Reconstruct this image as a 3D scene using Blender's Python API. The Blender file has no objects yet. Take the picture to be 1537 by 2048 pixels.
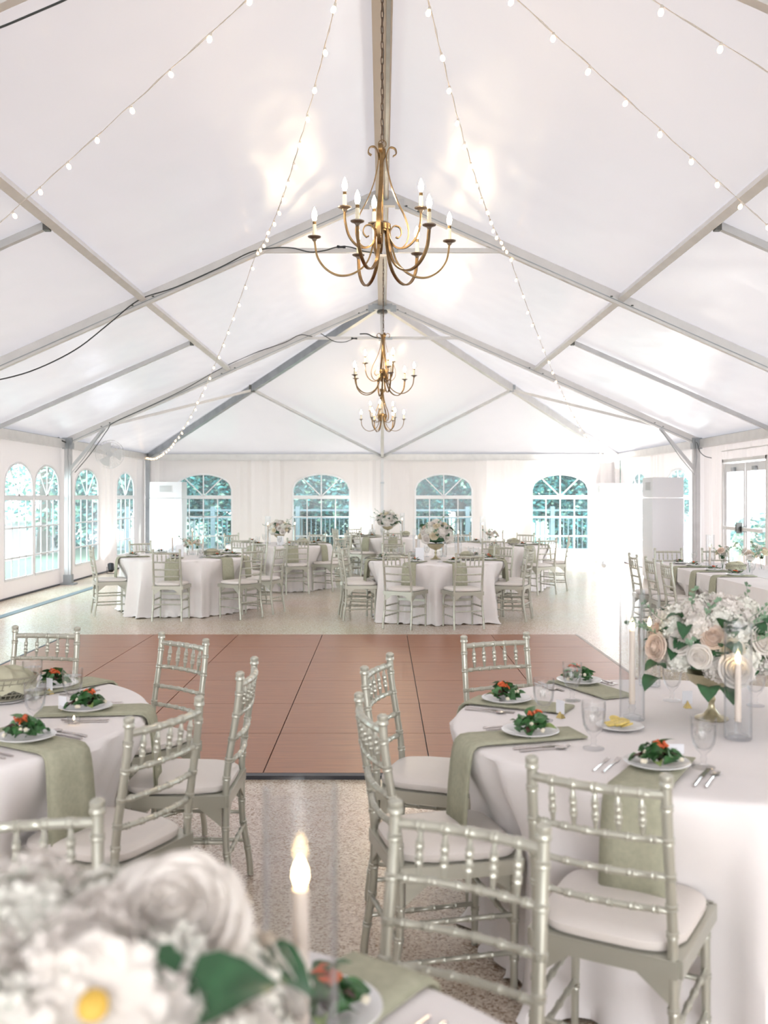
import bpy, math, random
from mathutils import Vector, Matrix, noise
random.seed(7)
R = math.radians
sin, cos, pi = math.sin, math.cos, math.pi
SC = bpy.context.scene
COL = SC.collection
# ------------------------------------------------------------------ camera
H = 1.6; F = 1930.0
cam = bpy.data.cameras.new('camera'); camo = bpy.data.objects.new('camera', cam); COL.objects.link(camo)
camo.location = (0, 0, H); camo.rotation_euler = (R(90), 0, 0)
cam.sensor_fit = 'AUTO'; cam.sensor_width = 36; cam.lens = F/2048*36
cam.shift_x = 3.5/2048; cam.shift_y = -32/2048
cam.dof.use_dof = True; cam.dof.focus_distance = 7.0; cam.dof.aperture_fstop = 3.0
cam.clip_start = .02
SC.camera = camo
# ------------------------------------------------------------------ world, sun, exposure
w = bpy.data.worlds.new('sky'); SC.world = w; w.use_nodes = True
bg = w.node_tree.nodes['Background']; bg.inputs[0].default_value = (.95, .955, 1.0, 1); bg.inputs[1].default_value = 4.6
sun = bpy.data.lights.new('sun', 'SUN'); sun.energy = 3.0; sun.angle = R(3); sun.color = (1, .95, .88)
suno = bpy.data.objects.new('sun', sun); COL.objects.link(suno)
suno.rotation_euler = Vector((-.62, -.30, -.72)).to_track_quat('-Z', 'Y').to_euler()
SC.view_settings.view_transform = 'Standard'; SC.view_settings.look = 'None'
SC.view_settings.exposure = 0.99; SC.view_settings.gamma = 1; SC.view_settings.use_curve_mapping = False
SC.cycles.use_denoising = True
SC.cycles.max_bounces = 9; SC.cycles.diffuse_bounces = 3; SC.cycles.glossy_bounces = 3
SC.cycles.transmission_bounces = 6; SC.cycles.transparent_max_bounces = 24
SC.cycles.caustics_refractive = False; SC.cycles.caustics_reflective = False
SC.cycles.sample_clamp_indirect = 4.0
SC.cycles.use_adaptive_sampling = True; SC.cycles.adaptive_threshold = .045

def spot(name, loc, target, energy, size=70, color=(1, 1, 1), r=.05, blend=.6):
    l = bpy.data.lights.new(name, 'SPOT'); l.energy = energy; l.spot_size = R(size); l.spot_blend = blend
    l.color = color; l.shadow_soft_size = r
    o = bpy.data.objects.new(name, l); COL.objects.link(o); o.location = loc
    o.rotation_euler = (Vector(target)-Vector(loc)).to_track_quat('-Z', 'Y').to_euler()
    return o

# ------------------------------------------------------------------ materials
def new(name):
    m = bpy.data.materials.new(name); m.use_nodes = True
    return m, m.node_tree.nodes, m.node_tree.links, m.node_tree.nodes['Principled BSDF']
def pbr(name, col, rough=.5, metal=0, spec=.5, emit=None, es=0, noise_s=0, noise_a=.1, bump=0, sss=0, coat=0):
    m, n, l, b = new(name)
    b.inputs['Base Color'].default_value = (*col, 1); b.inputs['Roughness'].default_value = rough
    b.inputs['Metallic'].default_value = metal; b.inputs['Specular IOR Level'].default_value = spec
    b.inputs['Coat Weight'].default_value = coat
    if emit:
        b.inputs['Emission Color'].default_value = (*emit, 1); b.inputs['Emission Strength'].default_value = es
    if noise_s:
        t = n.new('ShaderNodeTexNoise'); t.inputs['Scale'].default_value = noise_s; t.inputs['Detail'].default_value = 4
        tc = n.new('ShaderNodeTexCoord'); l.new(tc.outputs['Object'], t.inputs['Vector'])
        r = n.new('ShaderNodeValToRGB'); r.color_ramp.elements[0].position = .3; r.color_ramp.elements[1].position = .7
        r.color_ramp.elements[0].color = (*[max(0, c*(1-noise_a)) for c in col], 1)
        r.color_ramp.elements[1].color = (*[min(1, c*(1+noise_a)) for c in col], 1)
        l.new(t.outputs['Fac'], r.inputs['Fac']); l.new(r.outputs['Color'], b.inputs['Base Color'])
        if bump:
            bp = n.new('ShaderNodeBump'); bp.inputs['Strength'].default_value = bump; bp.inputs['Distance'].default_value = .01
            l.new(t.outputs['Fac'], bp.inputs['Height']); l.new(bp.outputs['Normal'], b.inputs['Normal'])
    return m
def vinyl(name, col, trans, mix, rough, wave=0, spec=.5):
    m, n, l, b = new(name)
    b.inputs['Base Color'].default_value = (*col, 1); b.inputs['Roughness'].default_value = rough
    b.inputs['Specular IOR Level'].default_value = spec
    t = n.new('ShaderNodeBsdfTranslucent'); t.inputs[0].default_value = (*trans, 1)
    mx = n.new('ShaderNodeMixShader'); mx.inputs[0].default_value = mix
    l.new(b.outputs[0], mx.inputs[1]); l.new(t.outputs[0], mx.inputs[2])
    l.new(mx.outputs[0], n['Material Output'].inputs['Surface'])
    if wave:
        tc = n.new('ShaderNodeTexCoord'); tn = n.new('ShaderNodeTexNoise'); tn.inputs['Scale'].default_value = 1.1
        tn.inputs['Detail'].default_value = 2
        mp = n.new('ShaderNodeMapping'); mp.inputs['Scale'].default_value = (1, .5, 1)
        l.new(tc.outputs['Object'], mp.inputs[0]); l.new(mp.outputs[0], tn.inputs['Vector'])
        bp = n.new('ShaderNodeBump'); bp.inputs['Strength'].default_value = wave; bp.inputs['Distance'].default_value = .25
        l.new(tn.outputs['Fac'], bp.inputs['Height']); l.new(bp.outputs['Normal'], b.inputs['Normal'])
    return m
def thin_glass(name, tint=(1, 1, 1), rough=.0, ior=1.45, haze=0, hazecol=(1, 1, 1)):
    m, n, l, b = new(name); n.remove(b)
    tr = n.new('ShaderNodeBsdfTransparent'); tr.inputs[0].default_value = (*tint, 1)
    edge = tint[0] > .96
    gl = n.new('ShaderNodeBsdfGlossy'); gl.inputs['Roughness'].default_value = rough
    lw = n.new('ShaderNodeLayerWeight'); lw.inputs[0].default_value = .5
    pw = n.new('ShaderNodeMath'); pw.operation = 'POWER'; pw.inputs[1].default_value = 4.5; l.new(lw.outputs['Facing'], pw.inputs[0])
    fr = n.new('ShaderNodeMath'); fr.operation = 'MULTIPLY_ADD'; fr.inputs[1].default_value = .9; fr.inputs[2].default_value = ((ior-1)/(ior+1))**2; l.new(pw.outputs[0], fr.inputs[0])
    if edge:
        p2 = n.new('ShaderNodeMath'); p2.operation = 'POWER'; p2.inputs[1].default_value = 4.5; l.new(lw.outputs['Facing'], p2.inputs[0])
        cm = n.new('ShaderNodeMix'); cm.data_type = 'RGBA'; cm.inputs[6].default_value = (*tint, 1); cm.inputs[7].default_value = (.60, .62, .66, 1)
        l.new(p2.outputs[0], cm.inputs[0]); l.new(cm.outputs[2], tr.inputs[0])
    mx = n.new('ShaderNodeMixShader'); l.new(fr.outputs[0], mx.inputs[0]); l.new(tr.outputs[0], mx.inputs[1]); l.new(gl.outputs[0], mx.inputs[2])
    out = mx
    if haze:
        d = n.new('ShaderNodeBsdfTranslucent'); d.inputs[0].default_value = (*hazecol, 1)
        m2 = n.new('ShaderNodeMixShader'); m2.inputs[0].default_value = haze
        l.new(mx.outputs[0], m2.inputs[1]); l.new(d.outputs[0], m2.inputs[2]); out = m2
    l.new(out.outputs[0], n['Material Output'].inputs['Surface'])
    return m

M = {}
M['roof'] = vinyl('tent_roof_vinyl', (.50, .475, .485), (.76, .75, .785), .062, .24, .22, .6)
M['wall'] = vinyl('tent_wall_vinyl', (.74, .69, .675), (.84, .77, .77), .075, .45)
M['alu'] = pbr('painted_aluminium', (.60, .60, .61), .38, .25, noise_s=6, noise_a=.06)
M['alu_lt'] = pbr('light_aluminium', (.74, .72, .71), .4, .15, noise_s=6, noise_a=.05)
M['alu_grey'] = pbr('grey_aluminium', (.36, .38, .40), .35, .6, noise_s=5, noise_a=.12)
M['steel_dk'] = pbr('dark_steel', (.12, .12, .11), .4, .7)
M['ridge'] = pbr('ridge_beam', (.55, .49, .44), .45, .1)
M['cloth'] = pbr('tablecloth', (.94, .895, .87), .8, spec=.2, noise_s=3, noise_a=.03)
M['white_cloth'] = pbr('white_cloth', (.86, .83, .82), .75, spec=.2)
M['napkin'] = pbr('sage_napkin', (.455, .45, .33), .8, spec=.15, noise_s=60, noise_a=.08, bump=.1)
M['napkin_lt'] = pbr('pale_sage_napkin', (.50, .48, .35), .8, spec=.15, noise_s=30, noise_a=.08)
M['chair'] = pbr('champagne_paint', (.53, .525, .445), .30, .45, coat=.2)
M['cushion'] = pbr('cream_cushion', (.86, .80, .74), .42, spec=.45, noise_s=8, noise_a=.02)
M['china'] = pbr('white_china', (.88, .87, .86), .15)
M['bulb'] = pbr('string_bulb', (1, .8, .6), .3, emit=(1, .66, .36), es=2.6)
M['socket'] = pbr('bulb_socket', (.78, .72, .66), .4)
M['wire_w'] = pbr('clear_cord', (.72, .66, .60), .4)
M['flame_b'] = pbr('candelabra_bulb', (1, .9, .7), .3, emit=(1, .80, .52), es=85)
M['flame'] = pbr('flame', (1, .8, .5), .3, emit=(1, .72, .36), es=14)
M['brass'] = pbr('aged_brass', (.24, .155, .075), .34, .85, noise_s=25, noise_a=.22)
M['brass_dk'] = pbr('bronze_cup', (.20, .16, .13), .38, .6, noise_s=30, noise_a=.2)
M['sleeve'] = pbr('candle_sleeve', (.88, .80, .62), .5)
M['chain'] = pbr('chain', (.16, .11, .08), .4, .7)
M['candle'] = pbr('ivory_candle', (.84, .72, .61), .45)
M['gold'] = pbr('gold', (.70, .56, .24), .28, .85, noise_s=20, noise_a=.15)
M['compote'] = pbr('antique_gold', (.50, .45, .30), .3, .7, noise_s=20, noise_a=.15)
M['silver'] = pbr('cutlery', (.66, .62, .60), .16, .95)
M['leaf'] = pbr('rose_leaf', (.035, .11, .045), .45, noise_s=30, noise_a=.35)
M['leaf_lt'] = pbr('sprig_leaf', (.22, .34, .22), .5, noise_s=30, noise_a=.2)
M['salad'] = pbr('spinach', (.055, .15, .05), .35, noise_s=40, noise_a=.5)
M['salad_lt'] = pbr('lettuce', (.24, .32, .10), .4, noise_s=40, noise_a=.3)
M['salad_dk'] = pbr('red_chard', (.07, .025, .02), .4, noise_s=40, noise_a=.4)
M['tomato'] = pbr('carrot_tomato', (.70, .13, .04), .3, noise_s=60, noise_a=.2)
M['cheese'] = pbr('cheese', (.85, .78, .62), .6)
M['petal'] = vinyl('white_petal', (.93, .88, .825), (.93, .88, .825), .3, .6, 0, .2)
M['petal_c'] = vinyl('cream_petal', (.90, .82, .64), (.90, .82, .64), .3, .6, 0, .2)
M['petal_p'] = vinyl('blush_petal', (.90, .75, .64), (.90, .75, .64), .3, .6, 0, .2)
M['petal_g'] = pbr('hydrangea_petal', (.90, .885, .80), .6, spec=.2, noise_s=30, noise_a=.08)
M['yellow'] = pbr('anther_yellow', (.72, .46, .08), .6)
M['black'] = pbr('black_rubber', (.018, .02, .025), .5)
M['dkgrey'] = pbr('floor_edge', (.06, .065, .08), .5)
M['cable'] = pbr('cable', (.03, .035, .035), .5)
M['muntin'] = pbr('muntin_tape', (.88, .88, .90), .45)
M['cab'] = pbr('cabinet_enamel', (.80, .80, .83), .35)
M['grille'] = pbr('grille', (.42, .42, .42), .5)
M['paper'] = pbr('card', (.86, .86, .88), .7)
M['lemon'] = pbr('lemon', (.80, .62, .18), .45, noise_s=40, noise_a=.2)
M['wick'] = pbr('wicker', (.30, .28, .21), .6)
M['glass'] = thin_glass('clear_glass', (.97, .975, .98), .0, 1.5)
M['goblet'] = thin_glass('goblet_glass', (.985, .985, .985), .03, 1.5)
M['water'] = thin_glass('iced_water', (.985, .985, .98), .10, 1.45)
M['vinyl'] = thin_glass('window_vinyl', (.80, .95, .95), .06, 1.4, .05, (.8, .9, .95))
M['pane'] = thin_glass('door_pane', (.96, .98, 1), .0, 1.45)
M['bark'] = pbr('bark', (.10, .085, .07), .9, noise_s=12, noise_a=.3)
M['fol1'] = pbr('foliage_deep', (.025, .115, .118), .6, noise_s=1.2, noise_a=.5)
M['fol2'] = pbr('foliage_mid', (.065, .24, .23), .6, noise_s=1.2, noise_a=.45)
M['fol3'] = pbr('foliage_pale', (.22, .38, .27), .6, noise_s=1.2, noise_a=.35)
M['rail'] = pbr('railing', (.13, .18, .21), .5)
M['lawn'] = pbr('lawn', (.08, .15, .10), .9, noise_s=2, noise_a=.2)
M['road'] = pbr('road', (.55, .56, .56), .9, noise_s=1, noise_a=.06)
M['white'] = pbr('white_paint', (.82, .82, .84), .5)
M['terracotta'] = pbr('planter', (.55, .42, .34), .7)

def floor_mat():
    m, n, l, b = new('pebble_floor')
    tc = n.new('ShaderNodeTexCoord')
    v = n.new('ShaderNodeTexVoronoi'); v.inputs['Scale'].default_value = 130
    l.new(tc.outputs['Object'], v.inputs['Vector'])
    r = n.new('ShaderNodeValToRGB'); e = r.color_ramp
    e.elements[0].position = 0; e.elements[0].color = (.36, .24, .145, 1)
    e.elements[1].position = 1; e.elements[1].color = (.95, .86, .70, 1)
    q = e.elements.new(.35); q.color = (.68, .55, .41, 1)
    q = e.elements.new(.7); q.color = (.84, .73, .58, 1)
    sx = n.new('ShaderNodeSeparateColor'); l.new(v.outputs['Color'], sx.inputs[0]); l.new(sx.outputs[0], r.inputs['Fac'])
    nz = n.new('ShaderNodeTexNoise'); nz.inputs['Scale'].default_value = .5; l.new(tc.outputs['Object'], nz.inputs['Vector'])
    mx = n.new('ShaderNodeMix'); mx.data_type = 'RGBA'; mx.blend_type = 'MULTIPLY'; mx.inputs[0].default_value = .25
    l.new(r.outputs[0], mx.inputs[6]); l.new(nz.outputs['Color'], mx.inputs[7]); l.new(mx.outputs[2], b.inputs['Base Color'])
    b.inputs['Roughness'].default_value = .24; b.inputs['Specular IOR Level'].default_value = .75
    bp = n.new('ShaderNodeBump'); bp.inputs['Strength'].default_value = .08; bp.inputs['Distance'].default_value = .003
    l.new(v.outputs['Distance'], bp.inputs['Height']); l.new(bp.outputs[0], b.inputs['Normal'])
    return m
def wood_mat():
    m, n, l, b = new('dance_floor_wood')
    tc = n.new('ShaderNodeTexCoord'); mp = n.new('ShaderNodeMapping'); mp.inputs['Scale'].default_value = (1.2, 26, 1)
    oi = n.new('ShaderNodeObjectInfo')
    ad = n.new('ShaderNodeVectorMath'); ad.operation = 'ADD'
    l.new(tc.outputs['Object'], ad.inputs[0]); l.new(oi.outputs['Location'], ad.inputs[1]); l.new(ad.outputs[0], mp.inputs[0])
    t = n.new('ShaderNodeTexNoise'); t.inputs['Scale'].default_value = 2.2; t.inputs['Detail'].default_value = 8; t.inputs['Roughness'].default_value = .65
    l.new(mp.outputs[0], t.inputs['Vector'])
    r = n.new('ShaderNodeValToRGB'); r.color_ramp.elements[0].position = .25; r.color_ramp.elements[1].position = .75
    r.color_ramp.elements[0].color = (.25, .095, .05, 1); r.color_ramp.elements[1].color = (.46, .185, .08, 1)
    l.new(t.outputs['Fac'], r.inputs['Fac'])
    # narrow dark board joints within a panel
    sp = n.new('ShaderNodeSeparateXYZ'); l.new(tc.outputs['Object'], sp.inputs[0])
    mu = n.new('ShaderNodeMath'); mu.operation = 'MULTIPLY'; mu.inputs[1].default_value = 6.55; l.new(sp.outputs['Y'], mu.inputs[0])
    fr = n.new('ShaderNodeMath'); fr.operation = 'FRACT'; l.new(mu.outputs[0], fr.inputs[0])
    gt = n.new('ShaderNodeMath'); gt.operation = 'LESS_THAN'; gt.inputs[1].default_value = .02; l.new(fr.outputs[0], gt.inputs[0])
    mx = n.new('ShaderNodeMix'); mx.data_type = 'RGBA'; mx.inputs[7].default_value = (.16, .07, .045, 1)
    l.new(gt.outputs[0], mx.inputs[0]); l.new(r.outputs[0], mx.inputs[6]); l.new(mx.outputs[2], b.inputs['Base Color'])
    b.inputs['Roughness'].default_value = .32
    bp = n.new('ShaderNodeBump'); bp.inputs['Strength'].default_value = .05; l.new(t.outputs['Fac'], bp.inputs['Height']); l.new(bp.outputs[0], b.inputs['Normal'])
    return m
M['floor'] = floor_mat(); M['wood'] = wood_mat()

# ------------------------------------------------------------------ mesh builder
class MB:
    def __init__(s): s.v = []; s.f = []; s.m = []; s.mi = 0
    def add(s, vs, fs):
        o = len(s.v); s.v += [tuple(p) for p in vs]; s.f += [tuple(i+o for i in f) for f in fs]; s.m += [s.mi]*len(fs)
    def box(s, c, d, rz=0, mat=None):
        x, y, z = d[0]/2, d[1]/2, d[2]/2
        vs = [Vector((a*x, b*y, e*z)) for e in (-1, 1) for b in (-1, 1) for a in (-1, 1)]
        if rz: vs = [Matrix.Rotation(rz, 3, 'Z') @ p for p in vs]
        if mat is not None: vs = [mat @ p for p in vs]
        s.add([p+Vector(c) for p in vs], [(0, 2, 3, 1), (4, 5, 7, 6), (0, 1, 5, 4), (2, 6, 7, 3), (0, 4, 6, 2), (1, 3, 7, 5)])
    def beam(s, a, b, w, d, up=(0, 0, 1)):
        a, b = Vector(a), Vector(b); t = (b-a).normalized(); u = Vector(up); sd = t.cross(u).normalized(); u = sd.cross(t)
        vs = [p+sd*(i*w/2)+u*(j*d/2) for p in (a, b) for j in (-1, 1) for i in (-1, 1)]
        s.add(vs, [(0, 1, 3, 2), (4, 6, 7, 5), (0, 4, 5, 1), (2, 3, 7, 6), (0, 2, 6, 4), (1, 5, 7, 3)])
    def tube(s, pts, r, n=8, caps=True, closed=False, flat=None):
        pts = [Vector(p) for p in pts]; N = len(pts); rr = r if isinstance(r, (list, tuple)) else [r]*N
        vs = []; nrm = None
        for i, p in enumerate(pts):
            a = pts[i-1] if (i > 0 or closed) else pts[i]; b = pts[(i+1) % N] if (i < N-1 or closed) else pts[i]
            t = (b-a)
            t = t.normalized() if t.length > 1e-9 else Vector((0, 0, 1))
            if flat is not None: nrm = Vector(flat)
            elif nrm is None: nrm = Vector((1, 0, 0)) if abs(t.x) < .8 else Vector((0, 1, 0))
            nrm = (nrm-t*nrm.dot(t)).normalized(); bn = t.cross(nrm)
            for k in range(n):
                an = 2*pi*k/n; vs.append(p+nrm*(cos(an)*rr[i])+bn*(sin(an)*rr[i]))
        fs = []
        for i in range(N if closed else N-1):
            j = (i+1) % N
            for k in range(n):
                k2 = (k+1) % n; fs.append((i*n+k, i*n+k2, j*n+k2, j*n+k))
        if caps and not closed: fs += [tuple(range(n-1, -1, -1)), tuple((N-1)*n+k for k in range(n))]
        s.add(vs, fs)
    def ribbon(s, pts, wd, th, side):
        """flat strap following pts in the plane whose normal is side"""
        pts = [Vector(p) for p in pts]; sd = Vector(side).normalized(); vs = []; N = len(pts)
        for i, p in enumerate(pts):
            t = (pts[min(i+1, N-1)]-pts[max(i-1, 0)]).normalized(); u = sd.cross(t)
            vs += [p-sd*wd/2-u*th/2, p+sd*wd/2-u*th/2, p+sd*wd/2+u*th/2, p-sd*wd/2+u*th/2]
        fs = [(i*4+k, i*4+(k+1) % 4, i*4+4+(k+1) % 4, i*4+4+k) for i in range(N-1) for k in range(4)]
        fs += [(3, 2, 1, 0), tuple((N-1)*4+k for k in range(4))]
        s.add(vs, fs)
    def lathe(s, prof, n=24, c=(0, 0, 0), sx=1, sy=1):
        vs = [(c[0]+r*cos(2*pi*k/n)*sx, c[1]+r*sin(2*pi*k/n)*sy, c[2]+z) for r, z in prof for k in range(n)]
        fs = [(i*n+k, i*n+(k+1) % n, (i+1)*n+(k+1) % n, (i+1)*n+k) for i in range(len(prof)-1) for k in range(n)]
        if prof[0][0] > 1e-5: fs.append(tuple(range(n-1, -1, -1)))
        if prof[-1][0] > 1e-5 : fs.append(tuple((len(prof)-1)*n+k for k in range(n)))
        s.add(vs, fs)
    def shell(s, prof, n=24, c=(0, 0, 0), sx=1, sy=1):
        vs = [(c[0]+r*cos(2*pi*k/n)*sx, c[1]+r*sin(2*pi*k/n)*sy, c[2]+z) for r, z in prof for k in range(n)]
        s.add(vs, [(i*n+k, i*n+(k+1) % n, (i+1)*n+(k+1) % n, (i+1)*n+k) for i in range(len(prof)-1) for k in range(n)])
    def grid(s, nu, nv, fn):
        s.add([fn(i/nu, j/nv) for i in range(nu+1) for j in range(nv+1)],
              [(i*(nv+1)+j, (i+1)*(nv+1)+j, (i+1)*(nv+1)+j+1, i*(nv+1)+j+1) for i in range(nu) for j in range(nv)])
    def mesh(s, name, mats, smooth=True):
        me = bpy.data.meshes.new(name); me.from_pydata(s.v, [], s.f)
        for m in (mats if isinstance(mats, (list, tuple)) else [mats]): me.materials.append(m)
        if any(s.m): me.polygons.foreach_set('material_index', s.m)
        if smooth:
            me.polygons.foreach_set('use_smooth', [True]*len(s.f))
            me.update()
            try: me.set_sharp_from_angle(angle=R(40))
            except Exception: pass
        me.update(); return me
    def build(s, name, mats, parent=None, smooth=True, loc=None, label=None, kind=None):
        o = bpy.data.objects.new(name, s.mesh(name, mats, smooth)); COL.objects.link(o)
        if parent is not None: o.parent = parent
        if loc is not None: o.location = loc
        if label: o['label'] = label
        if kind: o['kind'] = kind
        return o
def inst(name, me, parent=None, loc=(0, 0, 0), rot=(0, 0, 0), sc=1, kind=None):
    o = bpy.data.objects.new(name, me); COL.objects.link(o); o.location = loc; o.rotation_euler = rot
    o.scale = (sc, sc, sc) if not isinstance(sc, tuple) else sc
    if parent is not None: o.parent = parent
    if kind: o['kind'] = kind
    return o
def tag(o, label, cat, group=None, kind=None):
    o['label'] = label; o['category'] = cat
    if group: o['group'] = group
    if kind: o['kind'] = kind
    return o
def thing(name, label, cat, loc=(0, 0, 0), rz=0, group=None):
    o = bpy.data.objects.new(name, None); COL.objects.link(o); o.empty_display_size = .1
    o.location = loc; o.rotation_euler = (0, 0, rz); return tag(o, label, cat, group)
CH = {}
def kids(o):
    if o.name not in CH: CH[o.name] = [c for c in o.children]
    return CH[o.name]
def copy_tree(src, parent=None):
    c = src.copy(); COL.objects.link(c); c.parent = parent
    for k in kids(src): copy_tree(k, c)
    return c
def dup(src, label, loc, rz=0, group=None, sc=None):
    c = copy_tree(src); c.location = loc; c.rotation_euler = (0, 0, rz); c['label'] = label
    if group: c['group'] = group
    if sc: c.scale = (sc, sc, sc)
    return c
class Proto:
    """first call gives the prototype itself, later calls give copies"""
    def __init__(s, maker): s.mk = maker; s.o = None
    def __call__(s, label, loc, rz=0, group=None, sc=1):
        if s.o is None:
            s.o = s.mk(); s.o.location = loc; s.o.rotation_euler = (0, 0, rz); s.o['label'] = label
            if group: s.o['group'] = group
            s.o.scale = (sc, sc, sc); bpy.context.view_layer.update(); return s.o
        o = dup(s.o, label, loc, rz, group); o.scale = (sc, sc, sc); return o
def struct(o): o['kind'] = 'structure'; return o
def smooth01(a, b, x):
    t = max(0, min(1, (x-a)/(b-a))); return t*t*(3-2*t)
def TP(px, py, z=.762):
    Y = F*(H-z)/(py-992); return Vector(((px-765)/F*Y, Y, z))

# ------------------------------------------------------------------ tent dimensions
W = 5.82; EAVE = 2.63; RIDGE = 5.19; YF = 23.6; YH = 17.45; YB = -9.6
TR = [-1.1, 5.05, 11.23, 17.45]
slope = (RIDGE-EAVE)/W
def rz_(x): return RIDGE-slope*abs(x)

# floor
g = MB(); g.grid(1, 1, lambda a, b: (-6.4+12.8*a, YB-.4+(YF-YB+.8)*b, 0)); struct(g.build('floor', M['floor'], smooth=False))
g = MB(); g.grid(1, 1, lambda a, b: (-60+120*a, -40+110*b, -.06)); go = struct(g.build('ground', M['lawn'], smooth=False))
g = MB(); g.box((-13, 12, -.035), (7, 70, .04)); struct(g.build('road', M['road'], smooth=False))
g = MB(); g.box((9.6, 14, -.035), (6, 20, .04)); struct(g.build('pavement', M['road'], smooth=False))

# roof (ceiling): two slopes, and the hip end
g = MB()
def slopef(sgn, y0, y1):
    g.grid(20, 12, lambda a, b: (sgn*W*(1-b), y0+(y1-y0)*a, EAVE+(RIDGE-EAVE)*b-.02*sin(pi*b)*abs(sin(pi*(a*(y1-y0)/6.2)))))
slopef(-1, YB, YH); slopef(1, YB, YH)
for sgn in (-1, 1):
    g.add([(sgn*W, YH, EAVE), (0, YH, RIDGE), (sgn*W, YF, EAVE)], [(0, 1, 2)])
g.add([(-W, YF, EAVE), (W, YF, EAVE), (0, YH, RIDGE)], [(0, 1, 2)])
struct(g.build('ceiling', M['roof'], smooth=False))

# walls with arched window holes
SILL, SPR, TOP = .29, 1.76, 2.13
def arch(u, w_): 
    t = min(1, abs(u)/(w_/2)); return SPR+(TOP-SPR)*math.sqrt(max(0, 1-t*t))
def wall(name, p0, p1, wins, holes=(), pleat=.018, seed=0):
    p0, p1 = Vector(p0), Vector(p1); L = (p1-p0).length; t = (p1-p0)/L; nrm = Vector((-t.y, t.x, 0))
    us = set([0, L])
    k = 0
    while k*.09 < L: us.add(round(k*.09, 4)); k += 1
    for c, w_ in wins:
        for i in range(25): us.add(round(c-w_/2+w_*i/24, 4))
    for a, b, z1 in holes: us.add(a); us.add(b)
    us = sorted(us); g = MB(); zt = EAVE-.02
    def off(u, z):
        q = 0
        for c, w_ in wins:
            d = abs(u-c)-w_/2
            q = max(q, 1-smooth01(0, .25, d))
        a = pleat*(1-q)*(.35+.65*smooth01(.5, 2.6, z))
        return a*(sin(u*13+seed+2*sin(u*1.7))+.6*sin(u*31+seed*2))
    def P(u, z): 
        q = p0+t*u+nrm*off(u, z); return (q.x, q.y, z)
    for i in range(len(us)-1):
        a, b = us[i], us[i+1]; m = (a+b)/2; spans = [(0.012, zt, None)]
        inwin = next(((c, w_) for c, w_ in wins if abs(m-c) < w_/2), None)
        hole = next((h for h in holes if h[0] < m < h[1]), None)
        if hole: segs = [((hole[2], hole[2]), (zt, zt))]
        elif inwin:
            c, w_ = inwin; segs = [((.012, .012), (SILL, SILL)), ((arch(a-c, w_), arch(b-c, w_)), (zt, zt))]
        else: segs = [((.012, .012), (zt, zt))]
        for (za, zb), (ta, tb) in segs:
            n = 5
            for k in range(n):
                f0, f1 = k/n, (k+1)/n
                g.add([P(a, za+(ta-za)*f0), P(b, zb+(tb-zb)*f0), P(b, zb+(tb-zb)*f1), P(a, za+(ta-za)*f1)], [(0, 1, 2, 3)])
    o = struct(g.build(name, M['wall'])); me = o.data
    return o
WN = 0
def window(p0, p1, c, w_):
    global WN; WN += 1
    p0, p1 = Vector(p0), Vector(p1); t = (p1-p0).normalized()
    o = bpy.data.objects.new('window_%d' % WN, None); COL.objects.link(o); o['kind'] = 'structure'
    base = p0+t*c; o.location = base; o.rotation_euler = (0, 0, math.atan2(t.y, t.x))
    # pane
    g = MB(); N = 24
    us = [-w_/2+w_*i/N for i in range(N+1)]
    g.add([(u, 0, SILL) for u in us]+[(u, 0, arch(u, w_)) for u in us], [(i, i+1, N+2+i, N+1+i) for i in range(N)])
    g.build('pane', M['vinyl'], o, smooth=False)
    # rim
    g = MB(); pts = [(-w_/2, 0, SILL)]+[(u, 0, arch(u, w_)) for u in us]+[(w_/2, 0, SILL)]
    g.ribbon(pts+[(-w_/2, 0, SILL)], .014, .04, (0, 1, 0)); g.build('frame', M['muntin'], o, smooth=False)
    def bar(a, b, wd):
        g = MB(); a = Vector(a); b = Vector(b); g.beam(a, b, .012, wd, up=Vector((0, 1, 0)).cross(b-a)); g.build('muntin', M['muntin'], o, smooth=False)
    bar((-w_/2, 0, 1.57), (w_/2, 0, 1.57), .085)
    for z in (1.09, .62): bar((-w_/2, 0, z), (w_/2, 0, z), .028)
    for k in (-1, 0, 1): bar((k*w_/4, 0, SILL), (k*w_/4, 0, 1.54), .024)
    bar((0, 0, 1.6), (0, 0, TOP), .026)
    for s in (-1, 1):
        u = s*w_*.33; bar((s*.01, 0, 1.6), (u, 0, arch(u, w_)), .026)
    return o
def mk_wall(name, p0, p1, wins, holes=(), seed=0):
    wall(name, p0, p1, wins, holes, seed=seed)
    for c, w_ in wins: window(p0, p1, c, w_)
# far wall, u from left
p0, p1 = (-W, YF, 0), (W, YF, 0)
def fx(px): return (px-765)/F*YF+W
mk_wall('wall_far', p0, p1, [(fx(407), 1.39), (fx(643), 1.39), (fx(888), 1.39), (fx(1121), 1.39)], seed=1)
# left wall, u = y - YB
lw = [(15.45, 1.2), (16.75, 1.2), (19.0, 1.5), (21.85, 1.45), (13.2, 1.4), (9.2, 1.4), (7.2, 1.4)]
YW = -6.0
mk_wall('wall_left', (-W, YW, 0), (-W, YF, 0), [(y-YW, w_) for y, w_ in lw], seed=2)
rw = [(19.0, 1.5), (21.85, 1.45), (9.2, 1.4), (7.2, 1.4)]
DY0, DY1, DZ = 14.45, 16.35, 2.2
mk_wall('wall_right', (W, YW, 0), (W, YF, 0), [(y-YW, w_) for y, w_ in rw], holes=[(DY0-YW, DY1-YW, DZ)], seed=3)

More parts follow.
